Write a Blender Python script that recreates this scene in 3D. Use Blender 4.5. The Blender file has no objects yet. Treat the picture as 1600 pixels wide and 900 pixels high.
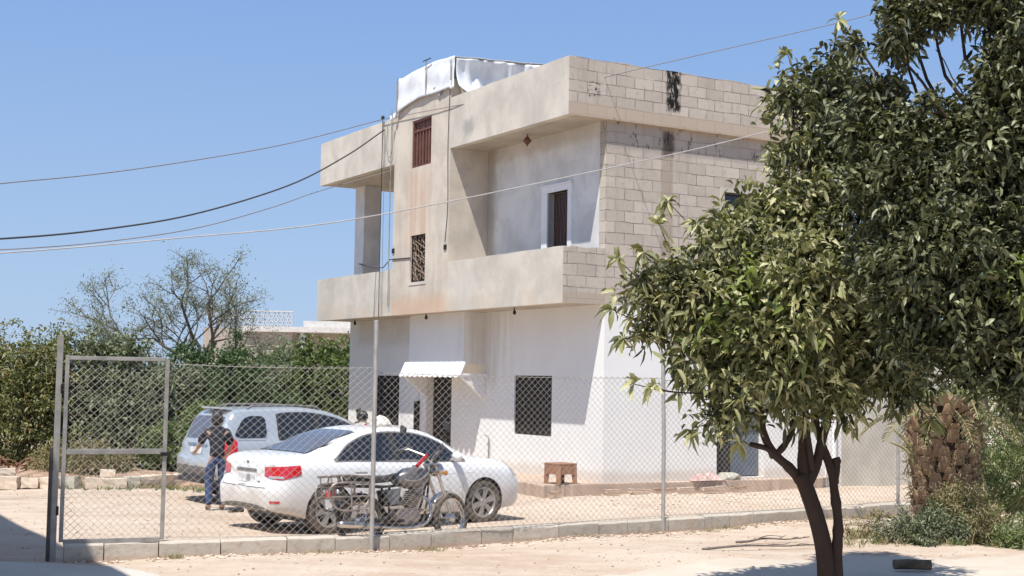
import bpy, bmesh, math, random
import numpy as np
from mathutils import Vector, Matrix
from mathutils.bvhtree import BVHTree
R=math.radians; PI=math.pi
random.seed(7); rng=np.random.default_rng(7)
scene=bpy.context.scene; COL=scene.collection

# ---------------------------------------------------------------- camera
cd=bpy.data.cameras.new('camera'); cam=bpy.data.objects.new('camera',cd); COL.objects.link(cam)
cd.sensor_width=36; cd.lens=2153/1600*36; cd.clip_start=.1; cd.clip_end=3000
_p,_r=.0672,.0159
_fw=Vector((0,math.cos(_p),math.sin(_p))); _rt=Vector((1,0,0)); _up=_rt.cross(_fw)
_r2=math.cos(_r)*_rt+math.sin(_r)*_up; _u2=-math.sin(_r)*_rt+math.cos(_r)*_up
_m=Matrix((_r2,_u2,-_fw)).transposed().to_4x4(); _m.translation=Vector((0,0,2.07))
cam.matrix_world=_m; scene.camera=cam

# ---------------------------------------------------------------- light
SUN=Vector((-.459,-.968,2.15)).normalized()
elev=math.asin(SUN.z)
w=bpy.data.worlds.new('World'); scene.world=w; w.use_nodes=True
nt=w.node_tree; nt.nodes.clear()
sky=nt.nodes.new('ShaderNodeTexSky'); sky.sky_type='NISHITA'; sky.sun_disc=False
sky.sun_elevation=elev; sky.sun_rotation=math.atan2(SUN.x,SUN.y)
sky.altitude=0; sky.air_density=1.0; sky.dust_density=.35; sky.ozone_density=3.5
bg=nt.nodes.new('ShaderNodeBackground'); bg.inputs[1].default_value=.125
wo=nt.nodes.new('ShaderNodeOutputWorld'); 
_tc=nt.nodes.new('ShaderNodeTexCoord'); _sp=nt.nodes.new('ShaderNodeSeparateXYZ'); nt.links.new(_tc.outputs['Generated'],_sp.inputs[0])
_rp=nt.nodes.new('ShaderNodeValToRGB'); _rp.color_ramp.interpolation='EASE'; _e=_rp.color_ramp.elements   # clear-day sky, paler towards the horizon
_e[0].position=.0; _e[0].color=(2.5,3.5,5.1,1); _e[1].position=.36; _e[1].color=(1.38,2.5,4.85,1)
nt.links.new(_sp.outputs[2],_rp.inputs[0])
_mr=nt.nodes.new('ShaderNodeMapRange'); _mr.interpolation_type='SMOOTHSTEP'; _mr.inputs[1].default_value=.25; _mr.inputs[2].default_value=.8; _mr.inputs[3].default_value=.9; _mr.inputs[4].default_value=0; nt.links.new(_sp.outputs[2],_mr.inputs[0])
_mx=nt.nodes.new('ShaderNodeMix'); _mx.data_type='RGBA'; nt.links.new(_mr.outputs[0],_mx.inputs[0]); nt.links.new(sky.outputs[0],_mx.inputs[6]); nt.links.new(_rp.outputs[0],_mx.inputs[7]); nt.links.new(_mx.outputs[2],bg.inputs[0]); nt.links.new(bg.outputs[0],wo.inputs[0])
sd=bpy.data.lights.new('sun','SUN'); sd.energy=4.6; sd.angle=R(.5); sd.color=(1,.965,.91)
so=bpy.data.objects.new('sun',sd); COL.objects.link(so); so.rotation_euler=SUN.to_track_quat('Z','Y').to_euler(); so.location=(0,-20,40)
scene.view_settings.view_transform='Standard'; scene.view_settings.look='None'
scene.view_settings.exposure=.35; scene.view_settings.gamma=1

# ---------------------------------------------------------------- materials
class NB:
    def __init__(s,name):
        s.m=bpy.data.materials.new(name); s.m.use_nodes=True; s.t=s.m.node_tree
        s.b=s.t.nodes['Principled BSDF']; s._tc=None
    def n(s,ty,**k):
        x=s.t.nodes.new(ty)
        for a,b in k.items(): setattr(x,a,b)
        return x
    def l(s,a,b): s.t.links.new(a,b)
    def tc(s):
        if not s._tc: s._tc=s.n('ShaderNodeTexCoord')
        return s._tc.outputs['Object']
    def mapped(s,scale=(1,1,1),loc=(0,0,0),rot=(0,0,0),src=None):
        m=s.n('ShaderNodeMapping'); m.inputs['Scale'].default_value=scale; m.inputs['Location'].default_value=loc; m.inputs['Rotation'].default_value=rot
        s.l(src or s.tc(),m.inputs[0]); return m.outputs[0]
    def noise(s,scale=1,detail=5,rough=.6,vec=None,dist=0):
        x=s.n('ShaderNodeTexNoise'); x.inputs['Scale'].default_value=scale; x.inputs['Detail'].default_value=detail
        x.inputs['Roughness'].default_value=rough; x.inputs['Distortion'].default_value=dist
        s.l(vec or s.tc(),x.inputs[0]); return x.outputs[0]
    def ramp(s,fac,a,b,ca=0.,cb=1.):
        x=s.n('ShaderNodeMapRange'); x.interpolation_type='SMOOTHSTEP'
        x.inputs[1].default_value=a; x.inputs[2].default_value=b; x.inputs[3].default_value=ca; x.inputs[4].default_value=cb
        s.l(fac,x.inputs[0]); return x.outputs[0]
    def mix(s,fac,a,b,mode='MIX'):
        x=s.n('ShaderNodeMix',data_type='RGBA',blend_type=mode)
        if isinstance(fac,(int,float)): x.inputs[0].default_value=fac
        else: s.l(fac,x.inputs[0])
        for i,c in ((6,a),(7,b)):
            if isinstance(c,tuple): x.inputs[i].default_value=(*c[:3],1)
            else: s.l(c,x.inputs[i])
        return x.outputs[2]
    def math(s,op,a,b=0.,clamp=False):
        x=s.n('ShaderNodeMath',operation=op); x.use_clamp=clamp
        for i,c in ((0,a),(1,b)):
            if isinstance(c,(int,float)): x.inputs[i].default_value=c
            else: s.l(c,x.inputs[i])
        return x.outputs[0]
    def xyz(s,vec=None):
        x=s.n('ShaderNodeSeparateXYZ'); s.l(vec or s.tc(),x.inputs[0]); return x.outputs
    def set(s,col=None,rough=None,metal=None,bump=None,bs=.3,bd=.01,spec=None):
        if col is not None:
            if isinstance(col,tuple): s.b.inputs['Base Color'].default_value=(*col[:3],1)
            else: s.l(col,s.b.inputs['Base Color'])
        if rough is not None:
            if isinstance(rough,(int,float)): s.b.inputs['Roughness'].default_value=rough
            else: s.l(rough,s.b.inputs['Roughness'])
        if metal is not None: s.b.inputs['Metallic'].default_value=metal
        if spec is not None: s.b.inputs['Specular IOR Level'].default_value=spec
        if bump is not None:
            x=s.n('ShaderNodeBump'); x.inputs['Strength'].default_value=bs; x.inputs['Distance'].default_value=bd
            s.l(bump,x.inputs['Height']); s.l(x.outputs[0],s.b.inputs['Normal'])
        return s.m
def mat(name,c,rough=.6,metal=0,var=.12,scale=6,bs=.15,spec=None,coat=0):
    k=NB(name); nz=k.noise(scale,6,.65)
    a=tuple(x*(1-var) for x in c); b=tuple(min(1,x*(1+var)) for x in c)
    k.set(k.mix(k.ramp(nz,.3,.7),a,b),k.ramp(nz,.2,.8,max(0,rough-.06),min(1,rough+.06)),metal,nz,bs,.004,spec)
    if coat: k.b.inputs['Coat Weight'].default_value=coat; k.b.inputs['Coat Roughness'].default_value=.05
    return k.m
def box_mask(k,x,y,z,soft,amp=.0,nz=None):
    """product of smooth ranges in object coordinates (None = unlimited)"""
    X=k.xyz(); out=None
    for i,rg in enumerate((x,y,z)):
        if rg is None: continue
        c=X[i]
        if nz is not None: c=k.math('ADD',c,k.math('MULTIPLY',k.math('SUBTRACT',nz,.5),amp))
        m=k.math('MULTIPLY',k.ramp(c,rg[0]-soft,rg[0]+soft),k.ramp(c,rg[1]-soft,rg[1]+soft,1,0))
        out=m if out is None else k.math('MULTIPLY',out,m)
    return out

M={}
# plaster and concrete of the house
def concrete(name,base,stain,streak=.45,extra=None):
    k=NB(name)
    n1=k.noise(1.1,8,.65,dist=.4); n2=k.noise(7,7,.7)
    st=k.noise(1,6,.6,vec=k.mapped((3.2,3.2,.35)))
    c=k.mix(k.ramp(n1,.35,.65),tuple(x*.86 for x in base),tuple(min(1,x*1.1) for x in base))
    c=k.mix(k.math('MULTIPLY',k.ramp(st,.5,.78),streak),c,stain)
    c=k.mix(k.math('MULTIPLY',k.ramp(n2,.56,.75),.35),c,tuple(x*.62 for x in base))
    if extra: c=extra(k,c)
    f=k.noise(60,4,.6)
    k.set(c,.9,0,k.math('ADD',k.math('MULTIPLY',n2,.7),k.math('MULTIPLY',f,.3)),.35,.012,.3); return k.m
def tower_stain(k,c):
    nz=k.noise(2.2,6,.7)
    st=k.noise(1,5,.6,vec=k.mapped((6,6,.25)))
    m=box_mask(k,None,(5.2,6.25),(4.6,6.15),.28,.35,nz)
    c=k.mix(k.math('MULTIPLY',m,.42),c,(.64,.46,.33))
    m2=box_mask(k,None,(5.1,6.3),(3.9,6.1),.1,.2,nz)
    c=k.mix(k.math('MULTIPLY',k.math('MULTIPLY',m2,k.ramp(st,.48,.6)),.3),c,(.42,.26,.17))
    m3=box_mask(k,None,(4.4,7.3),(3.0,3.45),.16,.4,nz)
    c=k.mix(k.math('MULTIPLY',m3,.6),c,(.60,.40,.26))
    return c
def parapet_stain(k,c):
    nz=k.noise(1.7,6,.7)
    m=box_mask(k,None,None,(3.0,3.36),.1,.3,nz)
    c=k.mix(k.math('MULTIPLY',m,k.math('MULTIPLY',k.ramp(k.noise(1.1,5,.7),.4,.62),.5)),c,(.60,.47,.35))
    m=box_mask(k,None,(3.3,3.9),(2.9,3.95),.18,.5,nz)
    c=k.mix(k.math('MULTIPLY',m,.35),c,(.54,.52,.48))
    m=box_mask(k,None,(3.35,3.75),(6.62,6.9),.1,.35,k.noise(5,6,.7))
    return k.mix(k.math('MULTIPLY',m,.6),c,(.27,.27,.25))
M['conc_tower']=concrete('weathered_plaster',(.60,.53,.44),(.38,.31,.24),.5,tower_stain)
M['conc_par']=concrete('parapet_plaster',(.60,.55,.47),(.40,.36,.30),.3,parapet_stain)
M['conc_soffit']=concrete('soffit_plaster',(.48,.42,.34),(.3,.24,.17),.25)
def corner_stain(k,c):
    nz=k.noise(1.8,6,.7)
    m=box_mask(k,None,(4.0,4.45),(4.0,6.6),.14,.3,nz)
    c=k.mix(k.math('MULTIPLY',m,.7),c,(.36,.30,.23))
    m=box_mask(k,None,(-.5,5),(6.15,6.6),.1,.3,nz)
    return k.mix(k.math('MULTIPLY',m,.45),c,(.46,.37,.27))
M['upper_wall']=concrete('upper_plaster',(.70,.69,.67),(.60,.56,.52),.08,corner_stain)
def white_stain(k,c):
    nz=k.noise(1.6,6,.7)
    st=k.noise(1,5,.6,vec=k.mapped((4,4,.3)))
    m=box_mask(k,None,(3.3,4.5),(1.6,3.2),.3,.7,nz)
    c=k.mix(k.math('MULTIPLY',k.math('MULTIPLY',m,k.ramp(st,.35,.65)),.5),c,(.52,.45,.37))
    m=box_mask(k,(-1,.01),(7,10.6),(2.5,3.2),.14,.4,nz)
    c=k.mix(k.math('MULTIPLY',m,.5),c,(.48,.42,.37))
    c=k.mix(k.math('MULTIPLY',k.ramp(k.noise(.7,7,.75),.55,.7),.22),c,(.66,.62,.56))
    m=box_mask(k,None,None,(-.6,.13),.09,.3,nz)
    return k.mix(k.math('MULTIPLY',m,.5),c,(.58,.47,.36))
def whitewash(name,base,extra):
    k=NB(name); n1=k.noise(1.3,6,.6); n2=k.noise(9,6,.65)
    c=k.mix(k.ramp(n1,.3,.7),tuple(x*.95 for x in base),base)
    c=k.mix(k.math('MULTIPLY',k.ramp(n2,.62,.8),.16),c,(.6,.58,.55))
    c=extra(k,c)
    bk=k.n('ShaderNodeTexBrick'); bk.inputs['Scale'].default_value=1; bk.inputs['Brick Width'].default_value=.41; bk.inputs['Row Height'].default_value=.2
    bk.inputs['Mortar Size'].default_value=.006; bk.inputs['Color1'].default_value=(1,1,1,1);bk.inputs['Color2'].default_value=(.93,.93,.93,1);bk.inputs['Mortar'].default_value=(0,0,0,1)
    X=k.xyz(); cb=k.n('ShaderNodeCombineXYZ'); k.l(k.math('ADD',X[0],X[1]),cb.inputs[0]); k.l(X[2],cb.inputs[1]); k.l(cb.outputs[0],bk.inputs[0])
    k.set(c,.85,0,k.math('ADD',k.math('MULTIPLY',bk.outputs[0],.12),n2),.25,.012,.3); return k.m
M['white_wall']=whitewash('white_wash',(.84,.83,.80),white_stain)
M['white_paint']=mat('white_paint',(.82,.82,.82),.7,0,.04,12)
M['beige_wall']=concrete('beige_render',(.56,.52,.44),(.44,.38,.30),.3)
def blockwork():
    k=NB('limestone_blockwork')
    X=k.xyz(); wob=k.noise(2.2,3,.5); wob2=k.noise(13,3,.5)
    cb=k.n('ShaderNodeCombineXYZ')
    sx=k.math('ADD',X[0],k.math('MULTIPLY',k.math('SUBTRACT',wob,.5),.05)); sx=k.math('ADD',sx,X[1])
    sz=k.math('ADD',k.math('ADD',X[2],k.math('MULTIPLY',k.math('SUBTRACT',wob,.5),.06)),k.math('MULTIPLY',k.math('SUBTRACT',wob2,.5),.014))
    k.l(sx,cb.inputs[0]); k.l(k.math('ADD',sz,.062),cb.inputs[1])
    bk=k.n('ShaderNodeTexBrick'); bk.inputs['Scale'].default_value=1; bk.inputs['Brick Width'].default_value=.41; bk.inputs['Row Height'].default_value=.203
    bk.inputs['Mortar Size'].default_value=.007; bk.inputs['Mortar Smooth'].default_value=.25; bk.inputs['Bias'].default_value=0
    bk.inputs['Color1'].default_value=(.57,.50,.42,1);bk.inputs['Color2'].default_value=(.44,.385,.32,1);bk.inputs['Mortar'].default_value=(.36,.30,.245,1)
    k.l(cb.outputs[0],bk.inputs[0])
    n1=k.noise(1.1,6,.6); n2=k.noise(9,6,.7); n3=k.noise(2.8,5,.6)
    c=k.mix(k.math('MULTIPLY',k.ramp(n1,.4,.65),.5),bk.outputs[0],(.54,.475,.40))
    # dark open joints here and there, the rest dusted over
    c=k.mix(k.math('MULTIPLY',bk.outputs[1],k.ramp(n3,.40,.6)),c,(.17,.135,.11))
    c=k.mix(k.math('MULTIPLY',k.ramp(n2,.5,.7),.5),c,(.33,.285,.24))
    c=k.mix(k.math('MULTIPLY',k.ramp(k.noise(1,6,.7,vec=k.mapped((2.6,2.6,.45))),.5,.7),.4),c,(.31,.265,.22))
    c=k.mix(k.math('MULTIPLY',k.ramp(k.noise(3.7,6,.75),.55,.7),.45),c,(.62,.56,.48))
    # cast ring beam and slab edge run over the blocks
    nb=k.noise(3,5,.6)
    beam=box_mask(k,None,None,(5.93,6.42),.015,.05,nb)
    c=k.mix(k.math('MULTIPLY',beam,.55),c,(.36,.31,.27))
    slab=box_mask(k,None,None,(6.40,6.66),.03,.08,nb)
    c=k.mix(k.math('MULTIPLY',slab,.85),c,(.46,.37,.28))
    slab=box_mask(k,None,None,(3.0,3.3),.03,.08,nb)
    c=k.mix(k.math('MULTIPLY',slab,.85),c,(.44,.36,.28))
    # mortar column line of the frame and black tar run
    colm=box_mask(k,(1.22,1.5),None,(3.2,6.4),.03,.1,k.noise(5,4,.6))
    c=k.mix(k.math('MULTIPLY',colm,.6),c,(.33,.26,.2))
    tar=k.math('MULTIPLY',box_mask(k,(1.24,1.56),None,(6.72,7.6),.05,.22,k.noise(7,5,.7)),k.ramp(k.noise(1,6,.75,vec=k.mapped((16,16,4))),.40,.5))
    c=k.mix(tar,c,(.012,.011,.01))
    tar=k.math('MULTIPLY',box_mask(k,(1.26,1.52),None,(5.9,6.35),.05,.15,k.noise(7,5,.7)),.75)
    c=k.mix(tar,c,(.05,.035,.03))
    sp=k.math('MULTIPLY',k.math('MULTIPLY',box_mask(k,(-.46,-.24),None,(6.80,7.06),.05,.3,k.noise(9,5,.7)),k.ramp(k.noise(14,4,.7),.5,.56)),.9)
    c=k.mix(sp,c,(.03,.025,.02))
    sp=k.math('MULTIPLY',k.math('MULTIPLY',box_mask(k,(-.05,5),None,(5.98,6.42),.05,.2,k.noise(9,5,.7)),k.ramp(k.noise(1,5,.7,vec=k.mapped((7,7,2.2))),.56,.62)),.8)
    c=k.mix(sp,c,(.04,.03,.025))
    h=k.math('SUBTRACT',k.math('MULTIPLY',n2,.5),bk.outputs[1])
    k.set(c,.92,0,h,.6,.012,.25); return k.m
M['block']=blockwork()
M['dark_in']=mat('dark_interior',(.03,.028,.026),.9)
M['iron_dark']=mat('dark_iron',(.035,.028,.025),.5,.6)
M['rust_brown']=mat('rust_brown_shutter',(.15,.062,.045),.65,0,.25,9)
M['door_wood']=mat('dark_door',(.055,.03,.022),.5,0,.2,7)
M['grille']=mat('rusty_grille',(.30,.22,.16),.7,.2,.3,20)
M['galv']=mat('galvanised_steel',(.46,.44,.41),.55,.55,.12,8)
M['galv_dark']=mat('grey_painted_steel',(.32,.30,.27),.6,.3,.25,4)
M['wire']=mat('fence_wire',(.34,.31,.27),.6,.2,.1,6)
M['cable']=mat('black_cable',(.055,.055,.06),.7)
M['cable_grey']=mat('grey_cable',(.22,.2,.2),.7)
def tarpm():
    k=NB('white_tarpaulin'); n=k.noise(3,5,.6); 
    c=k.mix(k.ramp(n,.35,.7),(.66,.68,.70),(.82,.83,.84))
    k.set(c,.8,0,k.noise(9,5,.6,vec=k.mapped((1,1,.4))),.4,.015)
    return k.m
M['tarp']=tarpm(); M['tarp_grey']=mat('grey_tarpaulin',(.36,.35,.34),.6)
# ground
def dirt():
    k=NB('dirt'); n1=k.noise(.35,7,.6); n2=k.noise(3,8,.7); n3=k.noise(28,6,.75)
    c=k.mix(k.ramp(n1,.35,.68),(.45,.34,.25),(.55,.445,.345))
    c=k.mix(k.math('MULTIPLY',k.ramp(n2,.4,.7),.55),c,(.60,.51,.41))
    # dusty white travelled strip in the yard in front of the cars
    tr=k.noise(1,5,.6,vec=k.mapped((.5,2.2,1),rot=(0,0,-.55)))
    c=k.mix(k.math('MULTIPLY',k.ramp(tr,.44,.62),.35),c,(.64,.54,.44))
    c=k.mix(k.math('MULTIPLY',k.ramp(n3,.52,.68),.55),c,(.34,.245,.18))
    c=k.mix(k.math('MULTIPLY',k.ramp(k.noise(9,7,.8),.52,.66),.45),c,(.40,.28,.20))
    c=k.mix(k.math('MULTIPLY',k.ramp(k.noise(70,3,.6),.64,.7),.6),c,(.68,.6,.5))
    k.set(c,.95,0,k.math('ADD',k.math('MULTIPLY',n2,.6),k.math('MULTIPLY',n3,.4)),.6,.04,.2); return k.m
M['dirt']=dirt()
def pathm(name,a,b):
    k=NB(name); n1=k.noise(.8,6,.6); n2=k.noise(8,8,.75); n3=k.noise(45,4,.7)
    c=k.mix(k.ramp(n1,.35,.65),a,b)
    c=k.mix(k.math('MULTIPLY',k.ramp(n2,.52,.72),.4),c,(.48,.37,.28))
    c=k.mix(k.math('MULTIPLY',k.ramp(n3,.6,.72),.35),c,(.36,.30,.24))
    k.set(c,.9,0,k.math('ADD',n2,k.math('MULTIPLY',n3,.4)),.45,.02,.25); return k.m
M['dirt_clod']=mat('dirt_clod',(.33,.24,.175),.95,0,.3,5,.6)
M['path']=pathm('dusty_concrete',(.53,.455,.365),(.61,.53,.435))
M['apron']=pathm('grey_apron',(.50,.46,.40),(.58,.54,.47))
def kerbm():
    k=NB('kerb_concrete'); n1=k.noise(1.6,6,.6); n2=k.noise(11,7,.7); at=k.n('ShaderNodeAttribute',attribute_name='rnd')
    c=k.mix(at.outputs['Fac'],(.40,.36,.30),(.52,.46,.38))
    c=k.mix(k.math('MULTIPLY',k.ramp(n1,.45,.7),.5),c,(.58,.53,.45))
    c=k.mix(k.math('MULTIPLY',k.ramp(n2,.5,.7),.65),c,(.27,.225,.18))
    c=k.mix(k.math('MULTIPLY',k.ramp(k.noise(2.6,6,.7),.5,.66),.6),c,(.50,.37,.28))
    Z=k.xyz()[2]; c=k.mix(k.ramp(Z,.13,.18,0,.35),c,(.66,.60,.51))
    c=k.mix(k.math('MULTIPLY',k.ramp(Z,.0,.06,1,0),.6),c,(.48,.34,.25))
    k.set(c,.92,0,n2,.6,.02,.25); return k.m
M['kerb']=kerbm()
M['ledge']=concrete('ledge_concrete',(.50,.38,.29),(.36,.24,.17),.3)
M['stone']=mat('limestone',(.62,.52,.41),.9,0,.16,5,.6); M['stone_grey']=mat('grey_stone',(.42,.40,.33),.9,0,.2,5,.6)
M['soil']=mat('red_soil',(.36,.24,.165),.95,0,.3,5,.5)
# foliage
def leafm(name,dark,light,trans=.25,rough=.45,alt=None,amt=.0):
    k=NB(name); at=k.n('ShaderNodeAttribute',attribute_name='rnd')
    c=k.mix(at.outputs['Fac'],dark,light)
    if alt is not None:
        c=k.mix(k.ramp(at.outputs['Fac'],1-amt,1-amt*.6),c,alt)
    k.set(c,rough,0,spec=.5)
    tr=k.n('ShaderNodeBsdfTranslucent'); k.l(k.mix(1.,c,(1.0,1.25,.45),'MULTIPLY'),tr.inputs[0])
    mx=k.n('ShaderNodeMixShader'); mx.inputs[0].default_value=trans
    k.l(k.b.outputs[0],mx.inputs[1]); k.l(tr.outputs[0],mx.inputs[2]); k.l(mx.outputs[0],k.t.nodes['Material Output'].inputs[0])
    return k.m
M['leaf_a']=leafm('citrus_leaf',(.05,.055,.02),(.37,.355,.15),.14,.6,(.48,.45,.25),.25)
M['leaf_new']=leafm('young_leaf',(.17,.21,.055),(.33,.36,.13),.28,.45)
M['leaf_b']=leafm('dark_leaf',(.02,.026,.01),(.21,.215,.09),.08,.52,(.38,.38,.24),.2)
M['leaf_bush1']=leafm('yellow_green_leaf',(.12,.13,.045),(.30,.30,.13),.25,.55,(.26,.16,.08),.16)
M['leaf_bush2']=leafm('grey_green_leaf',(.09,.11,.06),(.26,.28,.17),.2,.55)
M['leaf_bush3']=leafm('green_leaf',(.06,.10,.03),(.23,.28,.10),.28,.5)
M['leaf_dark']=leafm('deep_green_leaf',(.04,.075,.03),(.11,.17,.06),.2,.5)
M['leaf_olive']=leafm('olive_leaf',(.12,.14,.09),(.27,.29,.21),.2,.55)
M['leaf_dry']=leafm('dry_grass',(.24,.19,.10),(.42,.35,.2),.2,.7,(.2,.22,.08),.3)
M['leaf_palm']=leafm('palm_leaflet',(.12,.16,.055),(.26,.30,.13),.25,.5,(.42,.36,.2),.12)
M['leaf_agave']=leafm('dry_agave',(.22,.10,.06),(.40,.26,.17),.1,.6)
M['bark']=concrete('brown_bark',(.05,.032,.024),(.02,.013,.01),.6); M['bark'].node_tree.nodes['Bump'].inputs['Distance'].default_value=.03; M['bark'].node_tree.nodes['Bump'].inputs['Strength'].default_value=.9; M['bark_grey']=mat('grey_bark',(.16,.13,.11),.9,0,.3,12,.8)
M['palm_base']=concrete('palm_leaf_base',(.34,.23,.155),(.07,.045,.03),.7); M['palm_base'].node_tree.nodes['Bump'].inputs['Distance'].default_value=.03; M['palm_dark']=mat('palm_fibre',(.07,.04,.028),.95,0,.3,9,.8)
M['rachis']=mat('palm_rachis',(.32,.30,.15),.6)
# vehicles
def dusty(name,c,metal,amount=.35,rough=.28):
    k=NB(name); n=k.noise(2.3,6,.6); Z=k.xyz()[2]
    dz=k.math('ADD',Z,k.math('MULTIPLY',k.math('SUBTRACT',n,.5),.35))
    f=k.math('MULTIPLY',k.ramp(dz,.15,.75,1,0),amount)
    col=k.mix(f,c,(.50,.38,.28))
    k.set(col,k.math('ADD',k.math('MULTIPLY',f,.9),rough),metal); k.b.inputs['Coat Weight'].default_value=.6; k.b.inputs['Coat Roughness'].default_value=.08
    return k.m
M['car_white']=dusty('white_car_paint',(.80,.80,.79),0,.6); M['car_silver']=dusty('silver_car_paint',(.50,.54,.57),.35,.35,.3)
def glassm(name,c):
    k=NB(name); k.set(c,.06,0,spec=.6); return k.m
M['glass']=glassm('tinted_glass',(.018,.022,.03)); M['glass_rear']=glassm('rear_window_glass',(.10,.105,.125))
M['black_plastic']=mat('black_plastic',(.03,.03,.03),.5); M['grey_plastic']=mat('grey_plastic',(.16,.15,.14),.6)
k=NB('tail_light_red'); k.set((.55,.012,.02),.15); k.b.inputs['Coat Weight'].default_value=1; M['red_light']=k.m
k=NB('clear_lens'); k.set((.55,.55,.56),.12,.3); M['clear_lens']=k.m
def tyrem():
    k=NB('dusty_tyre'); n=k.noise(6,5,.6); k.set(k.mix(k.ramp(n,.35,.7),(.07,.058,.048),(.17,.135,.105)),.9,0,n,.4,.01); return k.m
M['tyre']=tyrem(); M['alloy']=mat('alloy_rim',(.46,.44,.42),.35,.75,.1,7); M['chrome']=mat('chrome',(.62,.58,.54),.25,.95,.12,9)
M['chrome_dust']=mat('dusty_chrome',(.34,.29,.25),.45,.6,.2,14)
M['plate']=mat('number_plate',(.62,.62,.62),.5); M['plate_dark']=mat('plate_patch',(.28,.29,.30),.5)
M['mc_tank']=mat('grey_tank_paint',(.20,.19,.18),.3,.3,.15,6,coat=.5); M['mc_black']=mat('mc_black',(.04,.038,.036),.45,0,.3,12)
M['mc_seat']=mat('black_seat',(.05,.045,.04),.6); M['red_paint']=mat('red_paint',(.50,.02,.03),.4)
M['skin']=mat('skin',(.42,.26,.18),.6,0,.06); M['shirt']=mat('dark_navy_cloth',(.014,.015,.024),.9,0,.3,16,.5)
M['jeans']=mat('blue_denim',(.035,.06,.14),.9,0,.35,9,.5); M['hair']=mat('black_hair',(.03,.026,.026),.6); M['shoe']=mat('brown_shoe',(.22,.13,.1),.8)
M['stool']=mat('brown_plastic_stool',(.30,.15,.085),.6,0,.15,7)
M['sack']=mat('white_sack',(.74,.71,.67),.8); M['pink_rag']=mat('pink_cloth',(.60,.42,.38),.9,0,.2)
M['far_wall']=mat('far_wall',(.42,.36,.30),.9); M['far_white']=mat('far_whitewash',(.60,.57,.53),.9)
M['blue_door']=mat('blue_grey_shutter',(.10,.125,.16),.6)

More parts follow.
